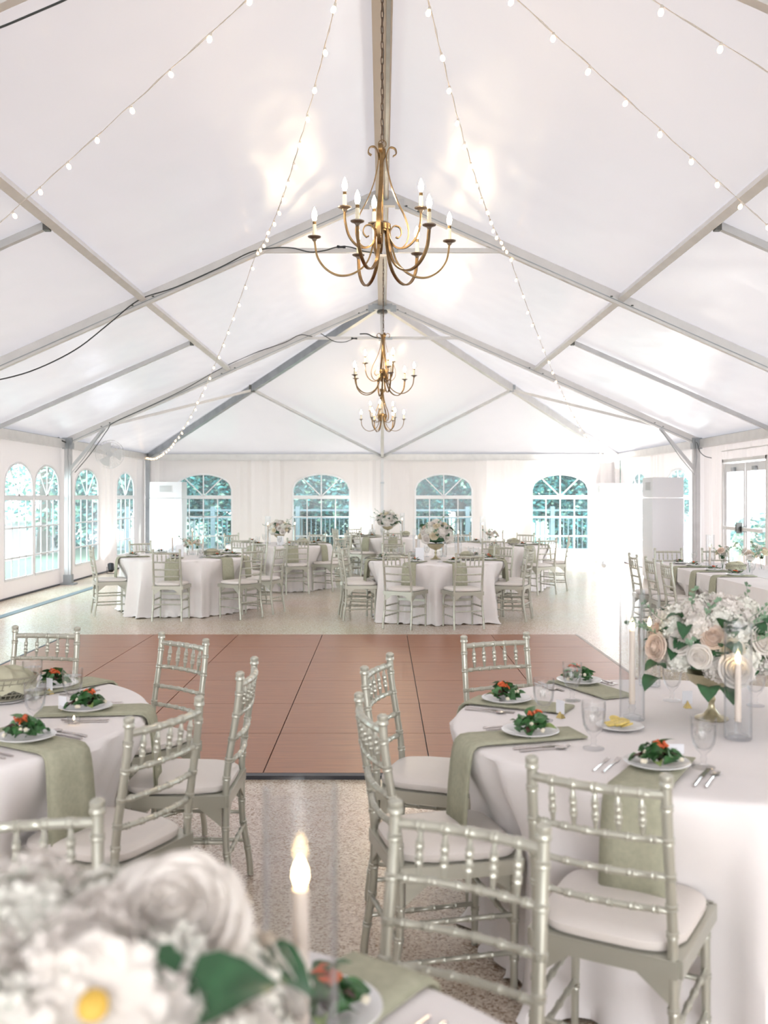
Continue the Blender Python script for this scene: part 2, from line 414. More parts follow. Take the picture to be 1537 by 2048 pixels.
# ---- frame
def beam_thing(name, label, a, b, wd, dp, m, up=(0, 0, 1), cat='beam'):
    g = MB(); g.beam(a, b, wd, dp, up); o = g.build(name, m, smooth=False); tag(o, label, cat); return o
for s, sn in ((-1, 'left'), (1, 'right')):
    g = MB(); g.box((s*(W-.06), (YB+YF)/2, EAVE-.085), (.09, YF-YB-.1, .15)); g.box((s*(W-.112), (YB+YF)/2, EAVE-.155), (.012, YF-YB-.2, .014))
    struct(g.build('trim_%d' % (1 if s < 0 else 2), M['alu_lt'], smooth=False))
g = MB(); g.box((0, YF-.06, EAVE-.085), (2*W-.1, .09, .15)); g.box((0, YF-.112, EAVE-.155), (2*W-.2, .012, .014)); struct(g.build('trim_3', M['alu_lt'], smooth=False))
g = MB(); g.box((0, YF-.05, EAVE-.008), (2*W, .1, .012)); g.box((-W+.05, (YB+YF)/2, EAVE-.008), (.1, YF-YB, .012)); g.box((W-.05, (YB+YF)/2, EAVE-.008), (.1, YF-YB, .012))
struct(g.build('trim_4', M['alu_grey'], smooth=False))

names = {1: 'overhead truss nearest the camera, cut by the picture top', 2: 'roof truss at the near chandelier', 3: 'roof truss where the hip end starts', 0: 'roof truss above the foreground table'}
for i, y in enumerate(TR):
    t = thing('roof_truss', names[i].replace('roof truss', 'white aluminium roof truss').replace('overhead truss', 'white overhead roof truss'), 'truss', (0, y, 0))
    for s in (-1, 1):
        g = MB(); g.beam((s*.05, 0, RIDGE-.10), (s*(W-.05), 0, rz_(W-.05)-.10), .07, .13)
        r = g.build('rafter', M['alu_lt'], t, smooth=False)
        g = MB(); g.beam((s*.05, -.038, RIDGE-.135), (s*(W-.05), -.038, rz_(W-.05)-.135), .006, .010); g.build('groove', M['alu_grey'], r, smooth=False)
        g = MB()
        for x in (.28, .42, 2.66, 2.9, W-.9, W-.75):
            g.lathe([(0, -.012), (.014, -.012), (.014, .0), (.0, .002)], 8, (s*x, -.045, rz_(x)-.10))
        # bolts
        g.build('bolt', M['steel_dk'], r, kind='stuff')
    g = MB(); g.beam((-1.6, 0, 4.455), (1.6, 0, 4.455), .045, .05); g.build('collar_tie', M['alu_lt'], t, smooth=False)
    g = MB(); g.tube([(0, 0, RIDGE-.2), (0, 0, 4.44)], .028, 10); g.lathe([(.0, 0), (.06, 0), (.06, .03), (0, .03)], 14, (0, 0, 4.40)); g.build('king_rod', M['alu_lt'], t)
    g = MB(); g.box((.12, -.05, 4.44), (.12, .03, .05)); g.build('tie_sleeve', M['alu_grey'], t, smooth=False)
    g = MB(); g.box((0, 0, RIDGE-.17), (.36, .09, .10)); 
    for s in (-1, 1): g.box((s*.2, -.05, RIDGE-.21), (.10, .02, .12))
    g.build('ridge_plate', M['alu_grey'] if i == 3 else M['alu'], t, smooth=False)
    if i == 3:
        g = MB(); g.lathe([(0, 0), (.09, 0), (.10, .03), (.085, .06), (0, .06)], 14, (0, -.05, RIDGE-.30)); g.build('ridge_hub', M['steel_dk'], t)
    for s in (-1, 1):
        kb = MB(); kb.beam((s*(W-.12), -.02, 2.02), (s*(W-.80), -.02, rz_(W-.8)-.16), .045, .055); kb.build('knee_brace', M['alu'], t, smooth=False)
        g = MB(); px = s*(W-.14); g.box((px, 0, 1.26), (.115, .10, 2.5)); g.box((px, -.056, 1.26), (.03, .012, 2.48)); p = g.build('post', M['alu'], t, smooth=False)
        g = MB(); g.box((px, 0, .012), (.26, .24, .024)); g.box((px, 0, .10), (.15, .13, .16)); g.build('base_plate', M['alu_grey'], p, smooth=False)
        g = MB(); g.box((px, -.01, EAVE-.08), (.17, .14, .20)); g.build('eave_bracket', M['alu_grey'], p, smooth=False)
        if i == 3 or i == 2:
            g = MB(); pts = [(s*(W-.18), -.1, 2.62), (s*(W-.16), -.1, 2.3), (s*(W-.2), -.1, 1.98), (s*(W-.45), -.1, 2.28), (s*(W-.8), -.1, rz_(W-.8)-.2)]
            g.tube(pts, .007, 6); g.build('tie_strap', M['alu_grey'], t)
# corner and far posts
for s, l in ((-1, 'left'), (1, 'right')):
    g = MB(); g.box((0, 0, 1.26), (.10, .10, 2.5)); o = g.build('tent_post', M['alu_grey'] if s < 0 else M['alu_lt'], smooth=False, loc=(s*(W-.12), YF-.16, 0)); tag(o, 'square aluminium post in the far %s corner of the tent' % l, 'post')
    g = MB(); g.box((0, 0, .012), (.22, .22, .024)); g.build('base_plate', M['alu_grey'], o, smooth=False)
g = MB(); g.box((0, 0, 1.26), (.07, .08, 2.5)); o = g.build('tent_post', M['alu'], smooth=False, loc=(0, YF-.16, 0)); tag(o, 'slim aluminium post in the middle of the far wall', 'post')
g = MB(); g.box((0, -.02, 1.92), (.09, .1, .04)); g.build('clamp', M['alu_grey'], o, smooth=False)
# ridge beam
beam_thing('ridge_beam', 'long beige ridge beam running along the roof peak', (0, YB, RIDGE-.09), (0, YH, RIDGE-.09), .15, .12, M['ridge'])
g = MB(); g.box((.045, (YB+YH)/2, RIDGE-.155), (.03, YH-YB, .012)); ro = g.build('ridge_channel', M['alu_grey'], smooth=False); ro.parent = bpy.data.objects['ridge_beam']
# purlins
XM = 2.78
for s, sn in ((-1, 'left'), (1, 'right')):
    for k in range(3):
        nm = ('nearest', 'middle', 'farthest')[k]
        o = beam_thing('purlin', 'pale purlin along the %s roof slope, %s bay' % (sn, nm), (s*XM, TR[k]+.04, rz_(XM)-.07), (s*XM, TR[k+1]-.04, rz_(XM)-.07), .075, .07, M['alu_lt'], up=(slope*s, 0, 1), cat='purlin')
        ym = (TR[k]+TR[k+1])/2
        o = beam_thing('side_rafter', 'slim intermediate rafter down the %s roof slope, %s bay' % (sn, nm), (s*(XM+.06), ym, rz_(XM+.06)-.06), (s*(W-.08), ym, rz_(W-.08)-.06), .055, .06, M['alu'], cat='rafter')
        g = MB(); g.box((s*(XM+.05), ym, rz_(XM)-.10), (.05, .07, .06)); g.build('hook', M['steel_dk'], o, smooth=False)
    # hip rafter
    q = Vector((s*(W-.1), YF-.12, EAVE-.09)); a = Vector((s*.05, YH+.05, RIDGE-.13))
    t = thing('hip_rafter', 'grey hip rafter from the ridge to the far %s corner' % sn, 'rafter', (0, 0, 0))
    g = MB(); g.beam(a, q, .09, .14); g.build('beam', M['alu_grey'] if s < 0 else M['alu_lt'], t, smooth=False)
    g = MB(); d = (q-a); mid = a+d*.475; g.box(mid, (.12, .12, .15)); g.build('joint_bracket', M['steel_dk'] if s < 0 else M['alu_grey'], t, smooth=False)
    beam_thing('hip_brace', 'thin brace from the %s hip rafter down to the far wall' % sn, mid+Vector((0, .03, -.02)), (s*.04, YF-.14, EAVE-.05), .05, .055, M['alu'], cat='brace')
    beam_thing('side_brace', 'thin brace from the %s hip rafter out to the truss' % sn, mid+Vector((0, 0, -.03)), (s*5.0, YH+.06, rz_(5.0)-.12), .045, .05, M['alu_lt'], cat='brace')
beam_thing('centre_hip_rafter', 'slim pole from the ridge down to the far wall post', (0, YH+.06, RIDGE-.15), (0, YF-.14, EAVE-.06), .075, .08, M['alu_lt'], cat='rafter')

# double door on the right wall
for k, (ya, yb) in enumerate(((DY0+.06, (DY0+DY1)/2-.01), ((DY0+DY1)/2+.01, DY1-.06))):
    o = bpy.data.objects.new('door_%d' % (k+1), None); COL.objects.link(o); o['kind'] = 'structure'
    o.location = (W, ya, 0); wdt = yb-ya
    g = MB()
    for y0_, y1_, z0, z1 in ((0, .07, .02, 2.14), (wdt-.07, wdt, .02, 2.14), (.07, wdt-.07, 2.0, 2.14), (.07, wdt-.07, .02, .2)):
        g.box((0, (y0_+y1_)/2, (z0+z1)/2), (.045, y1_-y0_, z1-z0))
    g.build('frame', M['white'], o, smooth=False)
    g = MB(); g.box((0, wdt/2, 1.1), (.008, wdt-.14, 1.8)); g.build('pane', M['pane'], o, smooth=False)
    g = MB(); g.box((-.09, wdt/2, 1.07), (.03, wdt-.1, .055)); pb = g.build('push_bar', M['alu_lt'], o, smooth=False)
    g = MB(); g.box((-.06, (.04 if k else wdt-.04), 1.07), (.09, .05, .09)); g.build('latch', M['steel_dk'], pb, smooth=False)
    g = MB(); g.box((-.05, wdt/2, 2.04), (.04, .12, .06)); g.build('closer', M['alu_grey'], o, smooth=False)
g = MB()
for y in (DY0+.025, DY1-.025): g.box((W, y, 1.11), (.12, .05, 2.22))
g.box((W, (DY0+DY1)/2, 2.19), (.12, DY1-DY0, .05)); g.box((W-.05, (DY0+DY1)/2, 2.36), (.02, DY1-DY0+.1, .018))
struct(g.build('trim_5', M['alu_lt'], smooth=False))
g = MB(); g.box((0, 0, 0), (.09, .02, .17)); g.box((-.04, 0, 0), (.03, .06, .12)); o = g.build('door_bracket', M['steel_dk'], smooth=False, loc=(W-.12, (DY0+DY1)/2, 1.09)); tag(o, 'dark latch bracket where the double door push bars meet', 'door latch')
# baseboard dark gaps / thin dark strip standing in for a shadow along the floor
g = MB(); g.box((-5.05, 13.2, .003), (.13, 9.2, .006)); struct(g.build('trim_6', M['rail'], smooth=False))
for s, nme in ((-1, 'baseboard_left'), (1, 'baseboard_right')):
    g = MB(); g.box((s*(W-.01), (YW+YF)/2, .012), (.04, YF-YW, .022)); struct(g.build(nme, M['dkgrey'], smooth=False))

# ------------------------------------------------------------------ dance floor
PX, PY = .96, .917; X0, Y0 = -3.56, 5.50
df = thing('dance_floor', 'red-brown wooden dance floor of square panels in the middle of the tent', 'dance floor', (X0, Y0, 0))
g = MB(); g.box((3*PX, 3*PY, .004), (6*PX, 6*PY, .008)); g.build('underlay', M['dkgrey'], df, smooth=False)
g = MB(); g.box((0, 0, 0), (PX-.007, PY-.005, .014)); pm = g.mesh('panel', M['wood'], False)
for i in range(6):
    for j in range(6): inst('panel', pm, df, (PX*(i+.5), PY*(j+.5), .015), (0, 0, 0))
g = MB(); g.box((3*PX, -.03, .011), (6*PX+.08, .055, .022)); g.build('edge_strip', M['dkgrey'], df, smooth=False)
for x in (-.015, 6*PX+.015):
    g = MB(); g.box((x, 3*PY, .011), (.03, 6*PY, .022)); g.build('edge_strip', M['dkgrey'] if x < 0 else M['ridge'], df, smooth=False)

# ------------------------------------------------------------------ chair
def bamboo(mb, pts, r, nodes, n=8, bump=.0032, cap=None):
    pts = [Vector(p) for p in pts]; L = [0]
    for a, b in zip(pts, pts[1:]): L.append(L[-1]+(b-a).length)
    T = L[-1]; ts = set(l/T for l in L); rad = {}
    for q in nodes:
        for dt, e in ((-.009, 0), (-.006, bump), (-.0015, bump*.55), (.0015, bump*.55), (.006, bump), (.009, 0)):
            tt = q+dt/T
            if 0 <= tt <= 1: ts.add(tt); rad[tt] = e
    ts = sorted(ts); P = []; RR = []
    for t in ts:
        d = t*T; i = 0
        while i < len(L)-2 and L[i+1] < d: i += 1
        f = (d-L[i])/max(1e-9, L[i+1]-L[i]); P.append(pts[i].lerp(pts[i+1], f))
        rr = r(t) if callable(r) else r; RR.append(rr+rad.get(t, 0))
    mb.tube(P, RR, n)
def mk_chair():
    t = thing('ballroom_chair', '', 'chair')
    A = M['chair']
    def post_y(z): return -.195-.055*smooth01(.44, .92, z)-.035*smooth01(.3, 0, z)
    for s in (-1, 1):
        g = MB(); pts = []
        for i in range(24):
            z = .005+.885*i/23; x = .176+.012*smooth01(.45, 0, z)-.004*smooth01(.5, .9, z); pts.append((s*x, post_y(z), z))
        bamboo(g, pts, .0138, [.13, .25, .36, .575, .655, .745, .85, .945], 10)
        z = .89; g.lathe([(.0138, 0), (.018, .004), (.018, .012), (.0155, .016), (.0175, .022), (.017, .030), (.010, .036), (0, .037)], 10, (s*.172, post_y(.89), z))
        g.build('back_post', A, t)
    def rail(z, r, nodes, nm, bow):
        g = MB(); pts = []
        for i in range(11):
            u = -1+2*i/10; pts.append((u*.172, post_y(z)-bow*(1-u*u), z))
        bamboo(g, pts, r, nodes, 8, .0026); g.build(nm, A, t)
    rail(.872, .0125, [.17, .33, .5, .67, .83], 'top_rail', .022)
    for z in (.757, .663, .575): rail(z, .0092, [.1, .26, .42, .58, .74, .9], 'back_rail', .022)
    for k in range(5):
        u = -1+2*(k+1)/6; g = MB(); y1 = post_y(.757)-.022*(1-u*u); y2 = post_y(.872)-.022*(1-u*u)
        bamboo(g, [(u*.172, y1, .762), (u*.172, (y1+y2)/2, .815), (u*.172, y2, .864)], lambda q: .0045+.0042*sin(pi*q)**.7, [.35, .68], 8, .0026); g.build('spindle', A, t)
    for s in (-1, 1):
        g = MB(); bamboo(g, [(s*.19, .175, .005), (s*.188, .178, .25), (s*.185, .18, .43)], lambda q: .0115+.003*q, [.3, .58, .85], 10); g.build('front_leg', A, t)
    # seat frame
    g = MB(); o = [(-.19, -.20), (.19, -.20), (.205, .195), (-.205, .195)]
    for i in range(4):
        a, b = Vector((*o[i], .43)), Vector((*o[(i+1) % 4], .43)); g.beam(a, b, .022, .045)
    g.box((0, 0, .447), (.37, .38, .012))
    for s in (-1, 1):
        for y in (-1, 1):
            g.add([(s*.186, y*.18, .41), (s*.186, y*.08, .41), (s*.186, y*.18, .33), (s*.178, y*.18, .41), (s*.178, y*.08, .41), (s*.178, y*.18, .33)], [(0, 1, 2), (3, 5, 4), (0, 2, 5, 3), (1, 4, 5, 2), (0, 3, 4, 1)])
        g.add([(s*.17, -.205, .41), (s*.08, -.205, .41), (s*.17, -.205, .34), (s*.17, -.197, .41), (s*.08, -.197, .41), (s*.17, -.197, .34)], [(0, 1, 2), (3, 5, 4), (0, 2, 5, 3), (1, 4, 5, 2), (0, 3, 4, 1)])
    g.build('seat_frame', A, t, smooth=False)
    # stretchers
    def st(a, b, n=(.2, .4, .6, .8)):
        g = MB(); bamboo(g, [a, b], .0085, n, 8, .0026); g.build('stretcher', A, t)
    for s in (-1, 1):
        st((s*.181, -.20, .27), (s*.188, .177, .27)); st((s*.184, -.215, .15), (s*.189, .176, .15))
    st((-.188, .177, .24), (.188, .177, .24)); st((-.181, -.205, .22), (.181, -.205, .22))
    g = MB(); g.beam((-.185, .177, .32), (.185, .177, .32), .012, .03); g.build('front_rail', A, t, smooth=False)
    # cushion
    g = MB(); N = 40
    def ring(sc, z):
        vs = []
        for k in range(N):
            a = 2*pi*k/N; c, s_ = cos(a), sin(a); e = .42
            x = math.copysign(abs(c)**e, c); y = math.copysign(abs(s_)**e, s_)
            wd = .185+.018*(y+1)/2
            vs.append((x*wd*sc*(.96 if y < -.5 else 1), .002+y*.2*sc, z))
        return vs
    vs = []; lv = [(.94, .452), (1.0, .458), (1.02, .468), (1.01, .480), (.95, .490), (.8, .4955), (.5, .498), (.15, .499)]
    for sc, z in lv: vs += ring(sc, z)
    fs = [(i*N+k, i*N+(k+1) % N, (i+1)*N+(k+1) % N, (i+1)*N+k) for i in range(len(lv)-1) for k in range(N)]
    fs += [tuple(range(N-1, -1, -1)), tuple((len(lv)-1)*N+k for k in range(N))]
    g.add(vs, fs); g.build('seat_cushion', M['cushion'], t)
    return t
chair = Proto(mk_chair)
def dirname(d):
    d = d % 360
    N = ['right side', 'right side behind its middle', 'back right side', 'back edge right of centre', 'back edge', 'back edge left of centre',
         'back left side', 'left side behind its middle', 'left side', 'left side before its middle', 'front left side', 'front edge left of centre',
         'front edge', 'front edge right of centre', 'front right side', 'right side before its middle']
    return N[int((d+11.25)//22.5) % 16]
def place_chair(mid, fwd_deg, label, group):
    f = Vector((cos(R(fwd_deg)), sin(R(fwd_deg)), 0)); p = Vector((mid[0], mid[1], 0))+f*.25
    return chair(label, (p.x, p.y, 0), R(fwd_deg-90), group)
def chair_px(x1, y1, x2, y2, flip, label, group, zf=.922):
    a, b = TP(x1, y1, zf), TP(x2, y2, zf); d = (b-a); mid = (a+b)/2
    ang = math.degrees(math.atan2(d.y, d.x))+(90 if flip else -90)
    place_chair(mid, ang, label, group); return mid, ang

# ------------------------------------------------------------------ tables
def round_table(name, label, clabel, C, chairs, group=None, R0=.905, seed=0, low=True):
    t = thing('round_table', label, 'table', (C[0], C[1], 0), 0, group)
    g = MB(); g.lathe([(0, .728), (R0-.02, .728), (R0-.012, .74), (R0-.02, .752), (0, .752)], 64); g.build('tabletop', M['wick'], t)
    for a in (45, 135, 225, 315):
        g = MB(); g.tube([(.45*cos(R(a)), .45*sin(R(a)), .73), (.5*cos(R(a)), .5*sin(R(a)), .0)], .015, 8); g.build('leg', M['alu_grey'], t)
    NA = 220; rnd = random.Random(seed); g = MB()
    ph = [rnd.uniform(0, 6.28) for _ in range(6)]
    zs = [(0, .762, 0), (.3, .762, 0), (.6, .762, 0), (R0-.05, .762, 0), (R0-.015, .7615, 0), (R0, .757, 0), (R0+.006, .748, 0)]
    zs2 = [.735, .71, .68, .64, .59, .54, .5, .46, .40, .34, .28, .22, .16, .11, .07, .04, .018, .006]
    def rad(th, z):
        tt = smooth01(.74, 0, z); nf = 17
        f = (sin(nf*th+ph[0]+1.3*sin(3*th+ph[1]))+.6*sin(29*th+ph[2]+sin(5*th))+.35*sin(43*th+ph[4]))
        A = .008+.038*tt
        r = R0+.008+.035*tt+A*f
        for ca in chairs:
            d = abs(math.atan2(sin(th-R(ca)), cos(th-R(ca))))*.9
            wgt = (1-smooth01(.16, .40, d))*(1-smooth01(.44, .74, z))
            r = r+(min(r, .79+.012*f)-r)*wgt
        # pool on the ground
        if z < .09:
            q = 1-z/.09; r += q*q*(.035+.03*sin(23*th+ph[3])+.02*sin(51*th+ph[5]))*.9
        return r
    vs = []; rows = []
    for r_, z, _ in zs: rows.append([(r_*cos(2*pi*k/NA), r_*sin(2*pi*k/NA), z) for k in range(NA)])
    for z in zs2:
        row = []
        for k in range(NA):
            th = 2*pi*k/NA; r_ = rad(th, z); zz = z+(.012*sin(37*th+ph[1])*(1-z/.1) if z < .1 else 0); row.append((r_*cos(th), r_*sin(th), max(.004, zz)))
        rows.append(row)
    for row in rows: vs += row
    fs = [(i*NA+k, (i+1)*NA+k, (i+1)*NA+(k+1) % NA, i*NA+(k+1) % NA) for i in range(1, len(rows)-1) for k in range(NA)]
    fs.append(tuple(1*NA+k for k in range(NA)))
    g.add(vs, fs)
    o = g.build('tablecloth', M['cloth'], loc=(C[0], C[1], 0)); tag(o, clabel, 'tablecloth', 'floor-length tablecloths on the round tables')
    return t

GC = 'pale sage ballroom chairs around the tables'
LT = (-1.82, 3.65); RT = (1.17, 3.52); T3 = (-.5, .96)
TAB = {
 'near left table': LT, 'near right table': RT, 'foreground table': T3,
 'second-row left table': (-2.76, 13.5), 'second-row middle table': (.707, 12.75), 'third-row left table': (-1.80, 16.8),
 'third-row right table': (1.956, 16.7), 'rearmost table': (.24, 20.0)}
def ang_of(C, m): return math.degrees(math.atan2(m[1]-C[1], m[0]-C[0]))
CHR = {k: [] for k in TAB}
def near_chair(tab, x1, y1, x2, y2, flip, desc=None):
    C = TAB[tab]; a, b = TP(x1, y1, .922), TP(x2, y2, .922); m = (a+b)/2; an = ang_of(C, m)
    chair_px(x1, y1, x2, y2, flip, 'pale sage ballroom chair at the %s, %s' % (tab, dirname(an)), GC)
    CHR[tab].append(an)
near_chair('near left table', 25, 1252, 160, 1255, False)
near_chair('near left table', 325, 1265, 411, 1278, False)
near_chair('near left table', 256, 1436, 401, 1393, True)
near_chair('near left table', 481, 1344, 509, 1315, True)
near_chair('near right table', 930, 1272, 1052, 1265, False)
near_chair('near right table', 728, 1334, 781, 1306, False)
near_chair('near right table', 718, 1386, 766, 1431, True)
near_chair('near right table', 1063, 1513, 1335, 1550, True)
near_chair('foreground table', 790, 1600, 1090, 1650, False)
# chair cut by the left frame edge, at the foreground table
m = TP(195, 1600, .922); f = R(-75); mm = m+Vector((-.172*cos(R(15)), -.172*sin(R(15)), 0))
place_chair(mm, -75, 'pale sage ballroom chair at the foreground table, cut by the left picture edge', GC)
FAR = {
 'second-row left table': [(205, 1.27), (271, 1.27), (318, 1.45), (345, 1.42), (130, 1.40), (45, 1.32)],
 'second-row middle table': [(246, 1.33), (285, 1.30), (343, 1.25), (11, 1.30), (191, 1.27), (163, 1.30), (113, 1.40), (38, 1.27)],
 'third-row left table': [(290, 1.27), (331, 1.25), (62, 1.27), (138, 1.30), (247, 1.27), (22, 1.28)],
 'third-row right table': [(262, 1.35), (302, 1.35), (346, 1.25), (59, 1.35), (112, 1.30)],
 'rearmost table': [(232, 1.32), (200, 1.27), (170, 1.27), (268, 1.27), (130, 1.3)],
}
for tab, L in FAR.items():
    C = TAB[tab]
    for a, r_ in L:
        jit = random.uniform(-4, 4)
        place_chair((C[0]+r_*cos(R(a)), C[1]+r_*sin(R(a))), a+180+jit, 'pale sage ballroom chair at the %s, %s' % (tab, dirname(a)), GC)
        CHR[tab].append(a)
for k, (x, y, fw) in enumerate([(2.95, 11.35, 0), (2.96, 10.67, 0), (2.95, 10.02, 0), (3.72, 12.55, -90), (4.35, 12.6, -90)]):
    place_chair((x, y), fw, ['pale sage ballroom chair along the long table, farthest of three side chairs', 'pale sage ballroom chair along the long table, middle of three side chairs',
        'pale sage ballroom chair along the long table, nearest of three side chairs', 'pale sage ballroom chair at the long table far end, in front of white cabinet', 'pale sage ballroom chair at the long table far end, beside the post'][k], GC)
for i, (tab, C) in enumerate(TAB.items()):
    round_table(tab, 'round banquet table under a cloth, the %s' % tab.replace(' table', ' one'), 'off-white floor-length tablecloth on the %s' % tab, C, CHR[tab], 'round banquet tables', seed=i+3)
# long table with cloth
LX0, LX1, LY0, LY1 = 3.45, 4.65, 6.0, 12.15
t = thing('long_table', 'long rectangular banquet table under white cloth beside the double door', 'table', ((LX0+LX1)/2, (LY0+LY1)/2, 0))
g = MB(); g.box((0, 0, .74), (LX1-LX0-.02, LY1-LY0-.02, .025)); g.build('tabletop', M['wick'], t, smooth=False)
for sx in (-1, 1):
    for sy in (-1, 1):
        g = MB(); g.tube([(sx*.5, sy*2.9, .73), (sx*.5, sy*2.9, 0)], .02, 8); g.build('leg', M['alu_grey'], t)
g = MB(); per = []
def edge_pts(x0, y0, x1, y1, n): return [(x0+(x1-x0)*i/n, y0+(y1-y0)*i/n) for i in range(n)]
per = edge_pts(LX0, LY0, LX1, LY0, 30)+edge_pts(LX1, LY0, LX1, LY1, 120)+edge_pts(LX1, LY1, LX0, LY1, 30)+edge_pts(LX0, LY1, LX0, LY0, 120)
cx, cy = (LX0+LX1)/2, (LY0+LY1)/2; NP = len(per); vs = []
zz = [.757, .75, .72, .6, .48, .36, .24, .12, .04, .006]
seat_y = [11.35, 10.67, 10.02]
for z in zz:
    tt = 1-z/.76
    for i, (x, y) in enumerate(per):
        nx = -1 if abs(x-LX0) < 1e-6 else (1 if abs(x-LX1) < 1e-6 else 0); ny = -1 if abs(y-LY0) < 1e-6 else (1 if abs(y-LY1) < 1e-6 else 0)
        o_ = .004+.02*tt+.014*tt*(sin(i*.55)+.5*sin(i*1.27))
        if nx == -1 and z < .6:
            for sy in seat_y:
                o_ += (-.10-o_)*(1-smooth01(.24, .36, abs(y-sy)))
        if ny == 1 and z < .6: o_ += -.12*(1-smooth01(.55, .8, abs(x-4.03)))
        vs.append((x+nx*o_, y+ny*o_, z))
fs = [(a*NP+k, (a+1)*NP+k, (a+1)*NP+(k+1) % NP, a*NP+(k+1) % NP) for a in range(len(zz)-1) for k in range(NP)]
o_ = len(vs); vs += [(x+(cx-x)*.004, y+(cy-y)*.001, .762) for x, y in per]
fs += [(o_+k, k, (k+1) % NP, o_+(k+1) % NP) for k in range(NP)]+[tuple(o_+k for k in range(NP))]
g.add(vs, fs); o = g.build('tablecloth', M['cloth']); tag(o, 'off-white tablecloth draped over the long table by the double door', 'tablecloth')
g = MB(); g.box(((LX0+LX1)/2+.08, (LY0+LY1)/2, .7645), (.5, LY1-LY0-.1, .003)); o = g.build('table_runner', M['white_cloth'], smooth=False); tag(o, 'white runner down the middle of the long table', 'table runner')

# ------------------------------------------------------------------ place settings
def mk_plate():
    g = MB(); g.lathe([(0, .006), (.055, .006), (.066, .009), (.094, .017), (.099, .0185), (.100, .0165), (.07, .004), (.05, .0), (0, .0)], 40)
    o = g.build('salad_plate', M['china']); tag(o, '', 'plate'); return o
plate = Proto(mk_plate)
def leaf_mesh(L, Wd, mat, curl=.3, seed=0, name='leaf'):
    g = MB(); rnd = random.Random(seed); tw = rnd.uniform(-.4, .4)
    def fn(a, b):
        u = (b-.5)*2; wv = Wd*sin(pi*min(1, a*.96+.04))**.75*(1+.06*sin(a*20))
        y = a*L; z = curl*L*a*a*-.6+.18*L*sin(a*pi)+abs(u)*wv*.35+.01*L*sin(a*9+u*4)
        x = u*wv; return (x*cos(tw*a)-z*sin(tw*a)*.3, y, z)
    g.grid(5, 4, fn); return g.mesh(name, mat)
SL = [leaf_mesh(.046, .019, M['salad'], .5, 1), leaf_mesh(.040, .017, M['salad'], .9, 2), leaf_mesh(.042, .013, M['salad_lt'], .4, 3), leaf_mesh(.038, .014, M['salad_dk'], .8, 4)]
g = MB(); g.tube([(-.014, 0, 0), (-.006, .003, .004), (.006, .003, .005), (.014, -.002, .0)], [.002, .0045, .0045, .002], 6); SH = g.mesh('carrot_shred', M['tomato'])
g = MB(); g.lathe([(0, -.006), (.006, -.005), (.008, 0), (.005, .006), (0, .007)], 7); CR = g.mesh('cheese_crumb', M['cheese'])
def mk_salad_far():
    rnd = random.Random(5); g = MB()
    for k in range(16):
        a = rnd.uniform(0, 6.28); r_ = rnd.uniform(.0, .05); g.mi = rnd.choice((0, 0, 0, 1, 2)); L = .055; c = Vector((r_*cos(a), r_*sin(a), .012+rnd.uniform(0, .026))); b = a+rnd.uniform(-.6, .6)
        d = Vector((cos(b), sin(b), rnd.uniform(-.1, .6))).normalized(); sd = Vector((-sin(b), cos(b), 0))
        g.add([c, c+d*L*.5+sd*.02, c+d*L*.98, c+d*L*.5-sd*.02, c+d*L*.5+Vector((0, 0, -.006))], [(0, 1, 4), (1, 2, 4), (2, 3, 4), (3, 0, 4)])
    g.mi = 3
    for k in range(3): g.tube([(-.02+.012*k, .0, .040), (-.01+.012*k, .01, .05), (.0+.012*k, .0, .045)], .006, 6)
    o = g.build('salad', [M['salad'], M['salad_lt'], M['salad_dk'], M['tomato']]); tag(o, '', 'salad'); return o
def mk_salad():
    t = thing('salad', '', 'salad'); rnd = random.Random(9)
    for k in range(36):
        a = rnd.uniform(0, 6.28); r_ = .058*math.sqrt(rnd.random()); h = .010+.036*(1-(r_/.058)**2)+rnd.uniform(-.004, .008)
        me = SL[rnd.choice((0, 0, 0, 1, 1, 2, 3))]
        inst('salad_leaf', me, t, (r_*cos(a)*.8, r_*sin(a)*.8, h), (rnd.uniform(-.2, 1.1), rnd.uniform(-.9, .9), a-pi/2+rnd.uniform(-2.2, 2.2)), rnd.uniform(.8, 1.2))
    for k in range(9): inst('carrot_shred', SH, t, (-.018+rnd.uniform(-.016, .02), rnd.uniform(-.012, .022), .056+rnd.uniform(0, .014)), (rnd.uniform(-.5, .5), rnd.uniform(-.5, .3), rnd.uniform(0, 6)), rnd.uniform(.8, 1.2))
    for k in range(7):
        a = rnd.uniform(0, 6.28); r_ = rnd.uniform(.03, .075); inst('cheese_crumb', CR, t, (r_*cos(a), r_*sin(a), .022 if r_ > .055 else .04), (rnd.uniform(0, 3), 0, 0))
    return t
salad = Proto(mk_salad); salad_far = Proto(mk_salad_far)
def mk_napkin(hang=.27):
    # local: +x outward from table centre; origin at r=0 on the table
    g = MB(); pts = [(.50, .767), (.56, .768), (.64, .768), (.80, .768), (.875, .7685), (.905, .766), (.922, .752), (.929, .725), (.934, .68), (.94, .60), (.945, .762-hang)]
    for layer in (0, 1):
        vs = []; n = len(pts); dz = layer*.0045
        for i, (x, z) in enumerate(pts):
            f = i/(n-1); hw = .075+.018*f; nx = 0 if i < 5 else min(1, (i-4)/3); 
            for u in (-1, -.5, 0, .5, 1):
                wav = .004*sin(u*3+i*.4)*nx
                vs.append((x+(dz+wav)*nx+.002*layer, u*hw+(.006 if layer else 0), z+dz*(1-nx)-(.01*layer if i == n-1 else 0)))
        g.add(vs, [(i*5+k, i*5+k+1, (i+1)*5+k+1, (i+1)*5+k) for i in range(n-1) for k in range(4)])
    o = g.build('napkin', M['napkin']); sol = o.modifiers.new('s', 'SOLIDIFY'); sol.thickness = .0035; tag(o, '', 'napkin'); return o
napkin = Proto(mk_napkin)
